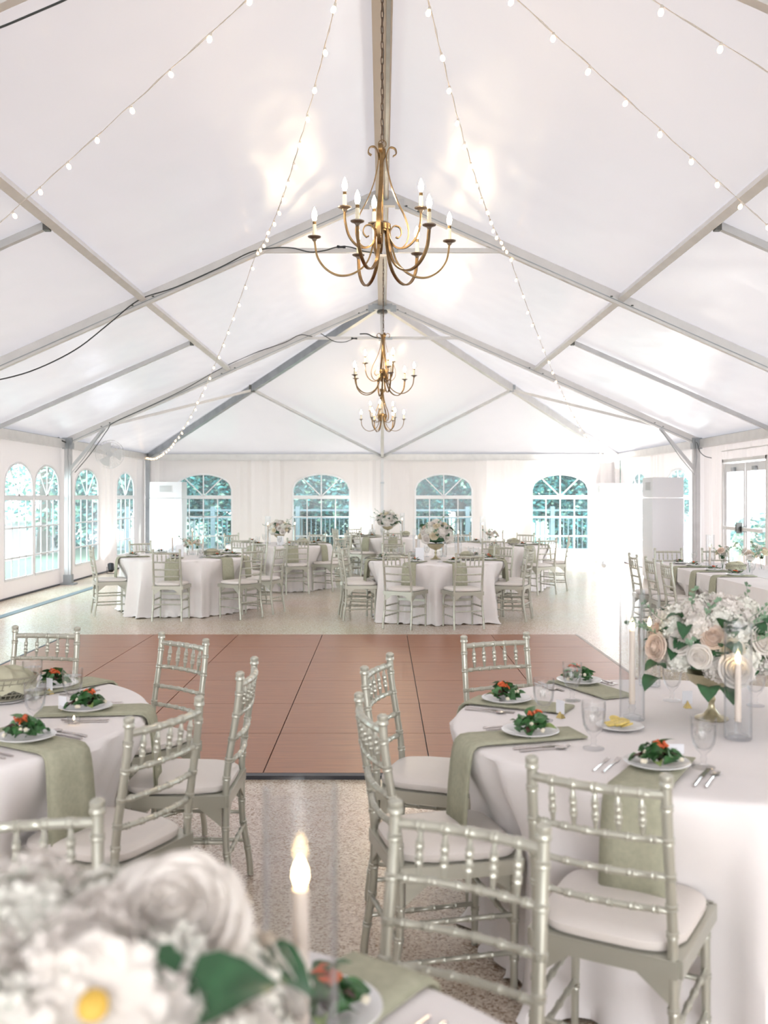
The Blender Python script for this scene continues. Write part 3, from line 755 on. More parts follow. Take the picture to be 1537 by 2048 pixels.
GP = [(0, .0), (.034, .0), (.035, .004), (.012, .010), (.007, .018), (.011, .028), (.007, .038), (.012, .046), (.024, .058), (.034, .078), (.038, .105), (.0395, .135), (.039, .158)]
def mk_goblet():
    t = thing('water_goblet', '', 'goblet')
    g = MB(); g.shell(GP+[(.0372, .158), (.0372, .135), (.036, .105), (.032, .08), (.022, .062), (.0, .052)], 28); g.build('glass', M['goblet'], t)
    g = MB(); g.shell([(0, .056), (.020, .064), (.030, .082), (.034, .105), (.0352, .132), (0, .132)], 20); g.build('water', M['water'], t)
    rnd = random.Random(3)
    for k in range(4):
        g = MB(); mt = Matrix.Rotation(rnd.uniform(0, 3), 3, 'X') @ Matrix.Rotation(rnd.uniform(0, 3), 3, 'Z')
        g.box((rnd.uniform(-.014, .014), rnd.uniform(-.014, .014), .095+.012*k), (.018, .016, .018), mat=mt); g.build('ice_cube', M['water'], t, smooth=False)
    return t
goblet = Proto(mk_goblet)
def mk_fork():
    g = MB(); g.tube([(0, -.09, .002), (0, -.03, .004), (0, .03, .003), (0, .045, .003)], [.0045, .003, .003, .007], 6)
    for x in (-.006, -.002, .002, .006): g.beam((x, .045, .003), (x, .085, .006), .002, .0015)
    o = g.build('fork', M['silver']); tag(o, '', 'fork'); return o
def mk_knife():
    g = MB(); g.tube([(0, -.1, .003), (0, -.03, .004), (0, 0, .004)], [.005, .0045, .003], 6); g.ribbon([(0, 0, .004), (.002, .05, .004), (.003, .09, .004), (0, .105, .004)], .014, .0015, (1, 0, 0))
    o = g.build('knife', M['silver']); tag(o, '', 'knife'); return o
def mk_spoon():
    g = MB(); g.tube([(0, -.09, .003), (0, -.02, .005), (0, .035, .004)], [.0048, .003, .003], 6)
    g.lathe([(0, -.003), (.010, -.001), (.015, .003), (.0145, .0035), (.008, .001), (0, -.001)], 14, (0, .058, .004), 1, 1.5)
    o = g.build('spoon', M['silver']); tag(o, '', 'spoon'); return o
fork, knife, spoon = Proto(mk_fork), Proto(mk_knife), Proto(mk_spoon)
TZ = .7625
def setting(tab, a, near, rp=.70, gob=True, cut=True, nap=True):
    C = TAB[tab]; ca, sa = cos(R(a)), sin(R(a)); dn = dirname(a)
    def at(r_, lat, z): return (C[0]+r_*ca-lat*sa, C[1]+r_*sa+lat*ca, z)
    if nap:
        n = napkin('sage green napkin hanging off the %s, %s' % (tab, dn), (C[0], C[1], 0), R(a), 'sage green folded napkins under the plates')
    pz = TZ+.012 if nap else TZ+.002
    plate('white plate under a salad on the %s, %s' % (tab, dn), at(rp, 0, pz), 0, 'white salad plates')
    (salad if near else salad_far)('green salad with shredded carrot on the %s, %s' % (tab, dn), at(rp, 0, pz+.004), random.uniform(0, 6), 'plated green salads')
    if gob: goblet('iced water goblet on the %s, %s' % (tab, dn), at(rp-.2, -.12, TZ), 0, 'iced water goblets')
    if cut and near:
        k = R(a)+pi/2
        fork('silver fork on the %s, %s' % (tab, dn), at(rp+.02, -.135, TZ), k, 'forks beside the plates')
        fork('smaller outer fork on the %s, %s' % (tab, dn), at(rp+.03, -.165, TZ), k, 'forks beside the plates', .9)
        knife('silver knife on the %s, %s' % (tab, dn), at(rp+.02, .135, TZ), k, 'knives beside the plates')
        spoon('silver spoon on the %s, %s' % (tab, dn), at(rp+.02, .165, TZ), k, 'spoons beside the plates')
# near tables: seats seen
for a in CHR['near left table'][0:1]: setting('near left table', a, True, .70, gob=False)
for a, rp in ((CHR['near left table'][1]+2, .66), (CHR['near left table'][3]-4, .68), (CHR['near left table'][2]-6, .72)): setting('near left table', a, True, rp, gob=False)
setting('near right table', 112, True, .80, gob=False)
setting('near right table', 152, True, .76, gob=False)
setting('near right table', 195, True, .68, gob=False)
setting('near right table', 240, True, .66, gob=False)
for (x, y, tb, l) in [(65, 1398, 'near left table', 'behind the bread basket'), (145, 1418, 'near left table', 'in front of the back plate'), (70, 1452, 'near left table', 'nearest the front plate'),
                 (1145, 1402, 'near right table', 'in front of the back plate'), (1088, 1442, 'near right table', 'between the two left plates'), (1188, 1498, 'near right table', 'beside the lemon plate'),
                 (1408, 1536, 'near right table', 'in front of the compote vase'), (1512, 1412, 'near right table', 'at the right picture edge'), (1345, 1402, 'near right table', 'left of the compote vase')]:
    p = TP(x, y); goblet('iced water goblet on the %s, %s' % (tb, l), (p.x, p.y, TZ), 0, 'iced water goblets')
for tab, L in FAR.items():
    for a, r_ in L: setting(tab, a, False, .72)
setting('foreground table', 55, True, .70, gob=False)
# long table settings
for k, y in enumerate((11.9, 11.35, 10.67, 10.02)):
    nm = ('at its far end', 'second from its far end', 'third from its far end', 'fourth from its far end')[k]
    x = LX0+.22
    if k: 
        n = napkin('sage green napkin hanging off the long table, %s' % nm, (LX0+.92, y, 0), pi, 'sage green folded napkins under the plates')
    plate('white plate under a salad on the long table, %s' % nm, (x, y, TZ+(.012 if k else .002)), 0, 'white salad plates')
    salad_far('green salad on the long table, %s' % nm, (x, y, TZ+(.016 if k else .006)), k, 'plated green salads')
    goblet('iced water goblet on the long table, %s' % nm, (x+.22, y+.13, TZ), 0, 'iced water goblets')

# ------------------------------------------------------------------ candles
def mk_hurricane(hc, hg):
    def f():
        t = thing('hurricane_candle', '', 'candle')
        g = MB(); g.shell([(0, .002), (.044, .002), (.0465, .006), (.0465, hg), (.0435, hg), (.0435, .008)], 32); g.build('glass_cylinder', M['glass'], t)
        g = MB(); g.shell([(0, .01), (.032, .01), (.034, .016), (.012, .022), (.009, .034), (.015, .044), (.010, .054), (.014, .07), (0, .07)], 20); g.build('candlestick', M['goblet'], t)
        g = MB(); g.lathe([(0, .06), (.0115, .06), (.0105, hc-.004), (.008, hc), (0, hc-.002)], 16); c = g.build('taper_candle', M['candle'], t)
        g = MB(); g.tube([(0, 0, hc-.004), (.001, 0, hc+.012)], .0012, 5); g.build('wick', M['black'], c)
        g = MB(); g.lathe([(0, hc+.002), (.0065, hc+.005), (.0095, hc+.014), (.0085, hc+.024), (.0045, hc+.034), (0, hc+.041)], 12); g.build('flame', M['flame'], c)
        return t
    return Proto(f)
tall, short = mk_hurricane(.335, .485), mk_hurricane(.26, .40)
GCn = 'glass hurricane candles with ivory tapers'
p = TP(1265, 1440); tall('tall hurricane candle left of the compote on the near right table', (p.x, p.y, TZ), 0, GCn)
p = TP(1477, 1478); short('shorter hurricane candle in front of the compote on the near right table', (p.x, p.y, TZ), 0, GCn)
p = TP(1300, 1372); short('shorter hurricane candle behind the compote on the near right table', (p.x, p.y, TZ), 0, GCn)
fg = mk_hurricane(.350, .475); fg('large hurricane candle beside the flowers on the foreground table', (-.102, 1.20, TZ), 0, GCn)
def far_candle(px, ytop, Y, label, hg):
    z = H-(ytop-992)/F*Y
    (tall if hg else short)(label, ((px-765)/F*Y, Y, TZ), 0, GCn)
for px, Y, hg, l in [(345, 13.5, 0, 'leftmost hurricane candle on the second-row left table'), (385, 13.75, 1, 'tallest hurricane candle on the second-row left table'), (406, 13.2, 0, 'brass-footed hurricane candle on the second-row left table'),
                     (917, 12.9, 1, 'hurricane candle right of the flowers, second-row middle table'), (833, 13.0, 0, 'hurricane candle left of the flowers, second-row middle table'), (887, 13.3, 1, 'hurricane candle behind the flowers, second-row middle table'),
                     (536, 16.8, 1, 'hurricane candle left of the flowers, third-row left table'), (590, 16.9, 1, 'hurricane candle right of the flowers, third-row left table'),
                     (745, 20.1, 0, 'hurricane candle left of the flowers, rearmost table'), (805, 20.1, 1, 'hurricane candle right of the flowers, rearmost table'),
                     (966, 16.7, 1, 'leftmost hurricane candle on the third-row right table'), (1006, 16.9, 0, 'hurricane candle right of the bud vases, third-row right table'),
                     (1421, 10.9, 0, 'hurricane candle on the long table')]:
    far_candle(px, 0, Y, l, hg)

# ------------------------------------------------------------------ flowers
def rose_mesh(Rr, mat, name='rose', op=1.0, seed=0):
    g = MB(); rnd = random.Random(seed)
    layers = [(3, .16, .98, 1.3), (3, .27, 1.0, 1.25), (4, .40, .96, 1.05), (5, .54, .90, .9), (5, .68, .80, .85), (6, .84, .66, .75), (7, 1.0, .48, .65)]
    for li, (n, rr, hh, wd) in enumerate(layers):
        for k in range(n):
            ph = 2*pi*k/n+li*.7+rnd.uniform(-.15, .15); q = rnd.uniform(.94, 1.06); e = rnd.uniform(-.03, .03)
            def fn(a, b):
                u = (a-.5)*2; v = b; az = ph+u*wd*(.55+.45*sin(pi*min(1, v*.9)))
                r_ = Rr*rr*q*(sin(v*pi/2)**.55)*(1+(.13*op*max(0, v-.75)/.25)*(li > 2))*(1-.06*u*u*v)
                z = Rr*(hh+e)*(v**1.25)*(1-.13*u*u*v)-(.12*Rr*max(0, v-.8)/.2*li/4)
                return (r_*cos(az), r_*sin(az), z)
            g.grid(5, 5, fn)
    g.lathe([(0, 0), (Rr*.8, Rr*.05), (Rr*.6, Rr*.45), (Rr*.1, Rr*.75), (0, Rr*.8)], 10)
    return g.mesh(name, mat)
def hyd_mesh(Rr, mats, name='hydrangea', n=75, seed=0):
    g = MB(); rnd = random.Random(seed)
    for k in range(n):
        z = 1-1.5*(k+.5)/n; ph = k*2.39996; r_ = math.sqrt(max(0, 1-z*z)); nrm = Vector((r_*cos(ph), r_*sin(ph), z)); 
        nrm = (nrm+Vector([rnd.uniform(-.2, .2) for _ in range(3)])).normalized(); c = nrm*Rr*rnd.uniform(.85, 1.04)
        u = nrm.orthogonal().normalized(); v = nrm.cross(u); ro = rnd.uniform(0, 1.5); s = Rr*.24
        g.mi = 0
        for p in range(4):
            a = ro+p*pi/2; d = u*cos(a)+v*sin(a); e = u*cos(a+pi/2)+v*sin(a+pi/2)
            g.add([c, c+d*s*.6+e*s*.42+nrm*s*.15, c+d*s+nrm*s*.28, c+d*s*.6-e*s*.42+nrm*s*.15], [(0, 1, 2, 3)])
        if k % 3 == 0:
            g.mi = 1; g.add([c+nrm*.1*s+u*s*.12, c+nrm*.1*s+v*s*.12, c+nrm*.1*s-u*s*.12, c+nrm*.1*s-v*s*.12, c+nrm*s*.3], [(0, 1, 4), (1, 2, 4), (2, 3, 4), (3, 0, 4)])
    g.mi = 0; g.lathe([(0, -Rr*.7), (Rr*.6, -Rr*.5), (Rr*.86, 0), (Rr*.62, Rr*.6), (0, Rr*.86)], 12)
    return g.mesh(name, mats)
def anem_mesh(Rr):
    g = MB(); rnd = random.Random(2)
    for li in range(2):
        for k in range(7):
            ph = 2*pi*k/7+li*.45
            def fn(a, b):
                u = (a-.5)*2; r_ = Rr*(1-.12*li)*b; az = ph+u*.5*sin(pi*min(1, b*.82+.1))
                return (r_*cos(az), r_*sin(az), Rr*(.12+.12*li)*b*b+.02*Rr*sin(u*6))
            g.grid(5, 4, fn)
    return g.mesh('open_rose', M['petal'])
RS = [rose_mesh(.047, M['petal'], seed=1), rose_mesh(.045, M['petal_c'], seed=2), rose_mesh(.046, M['petal_p'], seed=3)]
HY = [hyd_mesh(.058, [M['petal_g'], M['leaf_lt']], seed=1), hyd_mesh(.062, [M['petal'], M['leaf_lt']], seed=2)]
AN = anem_mesh(.05)
g = MB(); g.lathe([(0, 0), (.010, .002), (.011, .007), (.007, .011), (0, .012)], 12); ANC = g.mesh('flower_centre', M['yellow'])
LF = [leaf_mesh(.085, .026, M['leaf'], .4, 5), leaf_mesh(.07, .03, M['leaf'], .2, 6)]
def sprig_mesh():
    g = MB(); rnd = random.Random(4); pts = [Vector((0, 0, 0)), Vector((.01, .0, .05)), Vector((.03, .01, .1)), Vector((.06, .01, .14))]
    g.tube(pts, .0012, 5)
    for k in range(14):
        p = pts[1+k//5].lerp(pts[min(3, 2+k//5)], (k % 5)/5); a = rnd.uniform(0, 6.28); d = Vector((cos(a), sin(a), .5)).normalized(); e = d.cross(Vector((0, 0, 1))).normalized(); s = .02
        g.add([p, p+d*s*.5+e*s*.35, p+d*s, p+d*s*.5-e*s*.35], [(0, 1, 2, 3)])
    return g.mesh('sprig', M['leaf_lt'])
SPG = sprig_mesh()
def orient(d, roll=0):
    q = Vector(d).to_track_quat('Z', 'Y'); return (q.to_matrix() @ Matrix.Rotation(roll, 3, 'Z')).to_euler()
def compote(t, s=1.0):
    g = MB(); g.lathe([(0, 0), (.06*s, 0), (.062*s, .006), (.03*s, .018), (.014*s, .04), (.010*s, .06), (.016*s, .075), (.010*s, .09), (.012*s, .105), (.05*s, .12), (.085*s, .145), (.098*s, .175), (.094*s, .176), (.08*s, .15), (.0, .128)], 32)
    return g.build('compote', M['compote'], t)
def bouquet(t, cz, rx, rzz, rnd, n_fl, cfg=(3, 3, 1, 1, 2), leaves=20, sprigs=6, sc=1.0):
    g = MB(); g.lathe([(0, -rzz*.55), (rx*.55, -rzz*.4), (rx*.74, 0), (rx*.5, rzz*.6), (0, rzz*.72)], 16, (0, 0, cz)); g.build('foliage_core', M['leaf'], t)
    pool = ['rw']*cfg[0]+['hy']*cfg[1]+['rc']*cfg[2]+['rp']*cfg[3]+['h2']*cfg[4]
    for k in range(n_fl):
        z = 1-1.42*(k+.5)/n_fl; ph = k*2.39996+.4; r_ = math.sqrt(max(0, 1-z*z)); d = Vector((r_*cos(ph), r_*sin(ph), z))
        kd = pool[(k*5+k//3) % len(pool)]; j = rnd.uniform(.66, .80) if kd[0] == 'r' else rnd.uniform(.62, .74)
        p = Vector((d.x*rx*j, d.y*rx*j, cz+d.z*rzz*j)); dd = Vector((d.x, d.y, d.z+.15))
        me = {'rw': RS[0], 'rc': RS[1], 'rp': RS[2], 'hy': HY[0], 'h2': HY[1]}[kd]
        inst('rose' if kd[0] == 'r' else 'hydrangea', me, t, p, orient(dd, rnd.uniform(0, 6)), sc*rnd.uniform(.92, 1.15))
    for k in range(leaves):
        a = rnd.uniform(0, 6.28); z = rnd.uniform(-.65, .75); r_ = math.sqrt(1-z*z); p = Vector((r_*cos(a)*rx*.72, r_*sin(a)*rx*.72, cz+z*rzz*.78))
        inst('leaf', LF[k % 2], t, p, (rnd.uniform(-.4, .7)-z*.2, rnd.uniform(-.5, .5), a-pi/2+rnd.uniform(-.7, .7)), sc*rnd.uniform(.8, 1.25))
    for k in range(sprigs):
        a = rnd.uniform(0, 6.28); z = rnd.uniform(-.5, .8); r_ = math.sqrt(1-z*z); p = Vector((r_*cos(a)*rx*.8, r_*sin(a)*rx*.8, cz+z*rzz*.8))
        inst('sprig', SPG, t, p, orient(Vector((cos(a), sin(a), z*.8+.2))), sc)
# near right arrangement
pc = TP(1424, 1438)
t = thing('flower_arrangement', 'white rose and hydrangea arrangement in gold compote on the near right table', 'flowers', (pc.x, pc.y, TZ))
compote(t); bouquet(t, .285, .265, .20, random.Random(12), 42, cfg=(2, 4, 1, 1, 3), leaves=56, sprigs=16, sc=.95)
inst('rose', RS[0], t, (.0, -.235, .225), orient((0, -1, .25)), 1.2); inst('rose', RS[2], t, (-.22, -.08, .28), orient((-1, -.5, .2)), 1.1)
for d, p in (((-.3, -.9, -.3), (-.08, -.20, .16)), ((.1, -.9, -.4), (-.03, -.21, .16)), ((-.9, -.4, .1), (-.21, -.12, .21)), ((-.8, -.5, -.3), (-.22, -.10, .17)), ((0, -.8, .4), (-.01, -.17, .36)), ((.1, -.8, .5), (.02, -.17, .33))):
    q = Vector(d).to_track_quat('Y', 'Z').to_euler(); inst('leaf', LF[1], t, p, q, 1.3)
# foreground arrangement
t = thing('flower_arrangement', 'large blurred white rose and hydrangea arrangement on the foreground table', 'flowers', (-.325, 1.0, TZ))
compote(t, 1.1); bouquet(t, .245, .285, .19, random.Random(21), 38, cfg=(3, 4, 1, 0, 3), leaves=11, sprigs=0, sc=1.08)
for (x, y, z, s) in ((.105, .04, .375, 1.5), (-.12, -.12, .36, 1.1)):
    q = Vector((x*.4, -.7+y, .75)); inst('rose', RS[0], t, (x, y, z), orient(q), s)
for (x, y, z, s) in ((.07, -.14, .36, 1.3), (.0, -.185, .33, 1.2)):
    e = orient((.0, -.75, .65)); a = inst('open_rose', AN, t, (x, y, z+.02), e, s); inst('flower_centre', ANC, a, (0, 0, .004))
for (x, y, z, rx, rz2, s) in ((.10, -.11, .35, .5, .6, 1.5), (.14, -.10, .34, .3, -1.0, 1.4), (-.02, -.13, .33, .3, 2.4, 1.2)):
    inst('leaf', LF[1], t, (x, y, z), (rx, .2, rz2), s)
# far arrangements
def mk_farbq():
    t = thing('flower_arrangement', '', 'flowers'); compote(t); bouquet(t, .275, .21, .17, random.Random(5), 26, leaves=16, sprigs=5); return t
farbq = Proto(mk_farbq)
for px, Y, sc, l in ((872, 12.75, 1.18, 'full white flower arrangement in gold compote on the second-row middle table'), (559, 16.8, .95, 'white and blush flower arrangement in gold compote, third-row left table'), (776, 20.0, 1.2, 'white flower arrangement in compote on the rearmost table')):
    farbq(l, ((px-765)/F*Y, Y, TZ), px, 'white flower arrangements in gold compotes', sc)
def mk_bud():
    t = thing('bud_vase', '', 'vase')
    g = MB(); g.shell([(0, .003), (.022, .003), (.026, .02), (.022, .06), (.012, .085), (.015, .1)], 18); g.build('glass', M['goblet'], t)
    rnd = random.Random(8)
    for k in range(4):
        a = k*1.6; tip = (.035*cos(a), .035*sin(a), .15+.02*k); g = MB(); g.tube([(0, 0, .01), (tip[0]*.4, tip[1]*.4, .09), tip], .0015, 5); st_ = g.build('stem', M['leaf'], t)
        inst('rose', RS[k % 3], t, tip, orient((cos(a), sin(a), .8)), .75)
    for k in range(3): inst('sprig', SPG, t, (0, 0, .1+.02*k), orient((cos(k*2.1), sin(k*2.1), .9)), 1.2)
    for k in range(5): inst('leaf', LF[0], t, (.01*cos(k), .01*sin(k), .11), (rnd.uniform(.4, 1.1), 0, k*1.3), .6)
    return t
bud = Proto(mk_bud)
for px, Y, l in ((375, 13.5, 'left bud vase of white roses on the second-row left table'), (396, 13.35, 'right bud vase of white roses on the second-row left table'), (980, 16.6, 'left bud vase of white roses on the third-row right table'),
               (992, 16.8, 'right bud vase of white roses on the third-row right table'), (1446, 10.9, 'bud vase with olive sprigs left of the long table basket'), (1500, 10.4, 'bud vase of white roses right of the long table basket'), (1524, 10.9, 'bud vase of white roses at the right picture edge')):
    bud(l, ((px-765)/F*Y, Y, TZ), px, 'glass bud vases of white roses', 1.15 if px > 1400 else 1.0)
# ------------------------------------------------------------------ bread baskets
def mk_basket():
    t = thing('bread_basket', '', 'basket')
    g = MB()
    for i, (r_, z) in enumerate([(.07, .004), (.085, .02), (.098, .04), (.108, .06), (.115, .078)]):
        g.tube([(r_*cos(k*pi/14), r_*.8*sin(k*pi/14), z) for k in range(28)], .0035 if i == 4 else .0022, 6, closed=True)
    for k in range(30):
        a = 2*pi*k/30; b = a+.18; g.tube([(.07*cos(a), .056*sin(a), .004), (.098*cos((a+b)/2), .078*sin((a+b)/2), .04), (.115*cos(b), .092*sin(b), .078)], .0016, 5)
    g.build('wire_body', M['wick'], t)
    g = MB(); g.lathe([(.0, -.004), (.07, -.004), (.07, .0), (0, .002)], 20, (0, 0, .004)); g.build('base', M['wick'], t)
    g = MB()
    def fn(a, b):
        th = 2*pi*a; v = b; r_ = .106*cos(v*pi/2)**.6*(1+.07*sin(5*th+v*4)); z = .03+.078*sin(v*pi/2)*(1+.10*sin(3*th))+.008*sin(9*th)*cos(v*pi/2)
        return (r_*cos(th), r_*.8*sin(th), z)
    g.grid(36, 10, fn); g.build('cloth_liner', M['napkin_lt'], t)
    return t
basket = Proto(mk_basket)
GB = 'wire bread baskets lined with sage cloth'
p = TP(8, 1402); basket('wire bread basket with sage cloth on the near left table', (p.x, p.y, TZ+.012), .3, GB, 1.15)
g = MB(); g.lathe([(0, .0), (.07, .0), (.105, .010), (.107, .012), (.07, .006), (0, .004)], 32); o = g.build('underplate', M['china'], loc=(p.x, p.y, TZ)); tag(o, 'white plate beneath the bread basket on the near left table', 'plate')
for px, Y, l in ((424, 13.25, 'wire bread basket on the second-row left table'), (606, 16.6, 'wire bread basket on the third-row left table'), (934, 12.6, 'wire bread basket on the second-row middle table'), (1027, 16.6, 'wire bread basket on the third-row right table'), (1473, 10.65, 'wire bread basket on the long table'), (812, 19.9, 'wire bread basket on the rearmost table')):
    basket(l, ((px-765)/F*Y, Y, TZ+.003), px, GB, 1.0)
LS = ['in the middle of the fan', 'pointing right', 'at the back right', 'at the back', 'at the left', 'at the front left', 'at the front']
# lemon plate
p = TP(1240, 1458); plate('white plate of lemon slices on the near right table', (p.x, p.y, TZ), 0, 'white salad plates', .85)
for k in range(7):
    a = k*.9; g = MB(); g.lathe([(0, 0), (.022, 0), (.024, .003), (.022, .006), (0, .006)], 18)
    o = g.build('lemon_slice', M['lemon'], loc=(p.x+.032*cos(a)*(k > 0), p.y+.032*sin(a)*(k > 0), TZ+.017+.004*(k % 3))); o.rotation_euler = (random.uniform(-.3, .3), random.uniform(-.3, .3), 0)
    tag(o, 'thin lemon slice on the small plate, '+LS[k], 'lemon slice', 'lemon slices on the small plate')
# card holders and cards
def mk_card():
    t = thing('place_card', '', 'place card')
    g = MB(); g.add([(-.014, -.012, 0), (.014, -.012, 0), (.014, .012, 0), (-.014, .012, 0), (0, 0, .03)], [(3, 2, 1, 0), (0, 1, 4), (1, 2, 4), (2, 3, 4), (3, 0, 4)]); g.build('holder', M['gold'], t, smooth=False)
    g = MB(); g.box((0, .002, .042), (.042, .0012, .05)); g.build('card', M['paper'], t, smooth=False)
    return t
card = Proto(mk_card)
for x, y, l, rz in ((1122, 1436, 'white place card in gold holder left on the near right table', 2.2), (1376, 1416, 'white card in gold holder beside the compote, near right table', .1), (100, 1388, 'place card in gold holder at the back of the near left table', 2.5), (126, 1427, 'place card in gold holder mid near left table', 2.7)):
    p = TP(x, y); card(l, (p.x, p.y, TZ), rz, 'place cards in gold holders')
def tent_card(px, py, Y, wd, hg, label, txt=False):
    p = TP(px, py) if py else Vector(((px-765)/F*Y, Y, 0)); t = thing('menu_card', label, 'card', (p.x, p.y, TZ))
    g = MB(); mt = Matrix.Rotation(R(-12), 3, 'X'); g.box((0, 0, hg/2), (wd, .0015, hg), mat=None); g.box((0, .02, .004), (wd*.6, .04, .006)); g.build('card', M['paper'], t, smooth=False)
    if txt:
        g = MB(); g.tube([(-.02+.0016*k, -.0014, hg*.55+.0025*sin(k*1.9)) for k in range(26)], .0006, 4); g.build('handwriting', M['grille'], t)
tent_card(1343, 1508, 0, .085, .032, 'white name card with handwriting behind the front plate, near right table', True)
tent_card(360, 0, 13.4, .10, .16, 'white menu card on the second-row left table')
tent_card(840, 0, 12.5, .11, .17, 'white menu card before the flowers, second-row middle table')
tent_card(561, 0, 16.4, .11, .16, 'white menu card before the flowers, third-row left table')
# tea lights
for x, y, l in ((148, 1450, 'lit tealight near the front plate, near left table'),):
    p = TP(x, y); t = thing('tealight', l, 'candle', (p.x, p.y, TZ)); g = MB(); g.shell([(0, .001), (.02, .001), (.024, .03), (.022, .03), (.018, .004)], 16); g.build('glass', M['goblet'], t)
    g = MB(); g.lathe([(0, .018), (.003, .022), (.002, .03), (0, .034)], 8); g.build('flame', M['flame'], t)

# ------------------------------------------------------------------ chandeliers
def mk_chandelier():
    t = thing('chandelier', '', 'chandelier'); B = M['brass']
    Z0 = 1.70  # heights below are camera-relative; shift so that origin is the top ring
    ZT = 2.33
    def z(v): return v-ZT
    g = MB(); g.tube([(.026*cos(a*pi/8), 0, z(2.335)+.026*sin(a*pi/8)) for a in range(16)], .003, 6, closed=True); g.build('ring', B, t)
    g = MB(); g.lathe([(0, z(2.31)), (.022, z(2.30)), (.024, z(2.25)), (.014, z(2.23)), (.007, z(2.2)), (.007, z(1.82)), (.04, z(1.815)), (.058, z(1.80)), (.058, z(1.765)), (.05, z(1.76)), (.05, z(1.75)), (0, z(1.745))], 20); g.build('column', B, t)
    def polar(a, pts): return [(r_*cos(R(a)), r_*sin(R(a)), z(q)) for r_, q in pts]
    def cat(pts, n=7):
        out = []; P = [Vector((p[0], p[1], 0)) for p in pts]; P = [P[0]*2-P[1]]+P+[P[-1]*2-P[-2]]
        for i in range(1, len(P)-2):
            for k in range(n):
                q = k/n; a, b, c, d = P[i-1:i+3]; out.append(.5*((2*b)+(c-a)*q+(2*a-5*b+4*c-d)*q*q+(3*b-a-3*c+d)*q**3))
        out.append(P[-2]); return [(p.x, p.y) for p in out]
    strap = cat([(.072, 2.255), (.093, 2.272), (.085, 2.305), (.052, 2.312), (.030, 2.27), (.030, 2.20), (.055, 2.08), (.10, 1.96), (.15, 1.86), (.176, 1.77), (.165, 1.69), (.12, 1.645), (.07, 1.67), (.048, 1.735), (.075, 1.79), (.115, 1.785), (.128, 1.745), (.108, 1.715), (.09, 1.72)])
    for a in (8, 98, 188, 262):
        g = MB(); g.ribbon(polar(a, strap), .026, .007, (-sin(R(a)), cos(R(a)), 0)); g.build('strap', B, t)
    lo = cat([(.048, 1.775), (.058, 1.68), (.10, 1.55), (.18, 1.475), (.28, 1.452), (.37, 1.49), (.43, 1.57), (.45, 1.68)])
    up = cat([(.045, 1.775), (.055, 1.70), (.10, 1.64), (.17, 1.635), (.235, 1.69), (.265, 1.78), (.27, 1.86)])
    def light(arm, r_, zc, a):
        c = (r_*cos(R(a)), r_*sin(R(a)), z(zc))
        g = MB(); g.lathe([(0, -.03), (.010, -.028), (.018, -.012), (.042, -.002), (.044, .004), (.03, .006), (0, .008)], 20, c); g.build('drip_cup', M['brass_dk'], arm)
        g = MB(); g.lathe([(0, .004), (.013, .004), (.013, .082), (0, .082)], 14, c); g.build('candle_sleeve', M['sleeve'], arm)
        g = MB(); g.lathe([(0, .082), (.0115, .082), (.0115, .105), (0, .105)], 14, c); g.build('bulb_socket', M['brass'], arm)
        g = MB(); g.lathe([(0, .105), (.010, .108), (.0165, .128), (.0175, .145), (.013, .168), (.006, .186), (0, .198)], 14, c); g.build('bulb', M['flame_b'], arm)
    for a in (250, 311, 5, 57, 112, 188):
        g = MB(); g.ribbon(polar(a, lo), .020, .011, (-sin(R(a)), cos(R(a)), 0)); arm = g.build('arm', B, t); light(arm, .45, 1.70, a)
    for a in (205, 340, 102):
        g = MB(); g.ribbon(polar(a, up), .018, .010, (-sin(R(a)), cos(R(a)), 0)); arm = g.build('arm', B, t); light(arm, .27, 1.88, a)
    return t
chand = Proto(mk_chandelier)
CHL = [(0, 6.4, H+2.33, 0, 'largest brass candelabra chandelier hanging nearest the camera'), (.015, 13.75, H+2.33, 95, 'middle brass candelabra chandelier hanging on its chain'), (0, 19.9, H+2.22, 55, 'farthest and smallest looking brass chandelier near the far wall')]
for x, y, zt, rz, l in CHL: chand(l, (x, y, zt), R(rz), 'brass candelabra chandeliers')
g = MB(); pts = [(.0055*cos(a)*(1), .0, .015*sin(a)+(.006 if sin(a) > 0 else -.006)) for a in [k*pi/5 for k in range(10)]]; g.tube(pts, .0022, 5, closed=True)
LINK = g.mesh('chain_link', M['chain']); CS = 1.55
for i, (x, y, zt, rz, l) in enumerate(CHL):
    top = (RIDGE-.16) if y < YH else RIDGE-(RIDGE-EAVE)*(y-YH)/(YF-YH)-.06
    t = thing('hanging_chain', ['dark chain holding the largest chandelier', 'dark chain holding the middle chandelier', 'short dark chain holding the farthest chandelier'][i], 'chain', (x, y, zt))
    n = int((top-zt-.05)/(.033*CS))
    for k in range(n): inst('chain_link', LINK, t, (0, 0, .045+k*.033*CS), (0, 0, .4+(pi/2)*(k % 2)), CS)
    g = MB(); g.tube([(.004+.006*sin(k*1.2), .004*cos(k), .02+k*.05) for k in range(int((top-zt)/.05))], .0022, 5); g.build('lamp_cord', M['cable'], t)

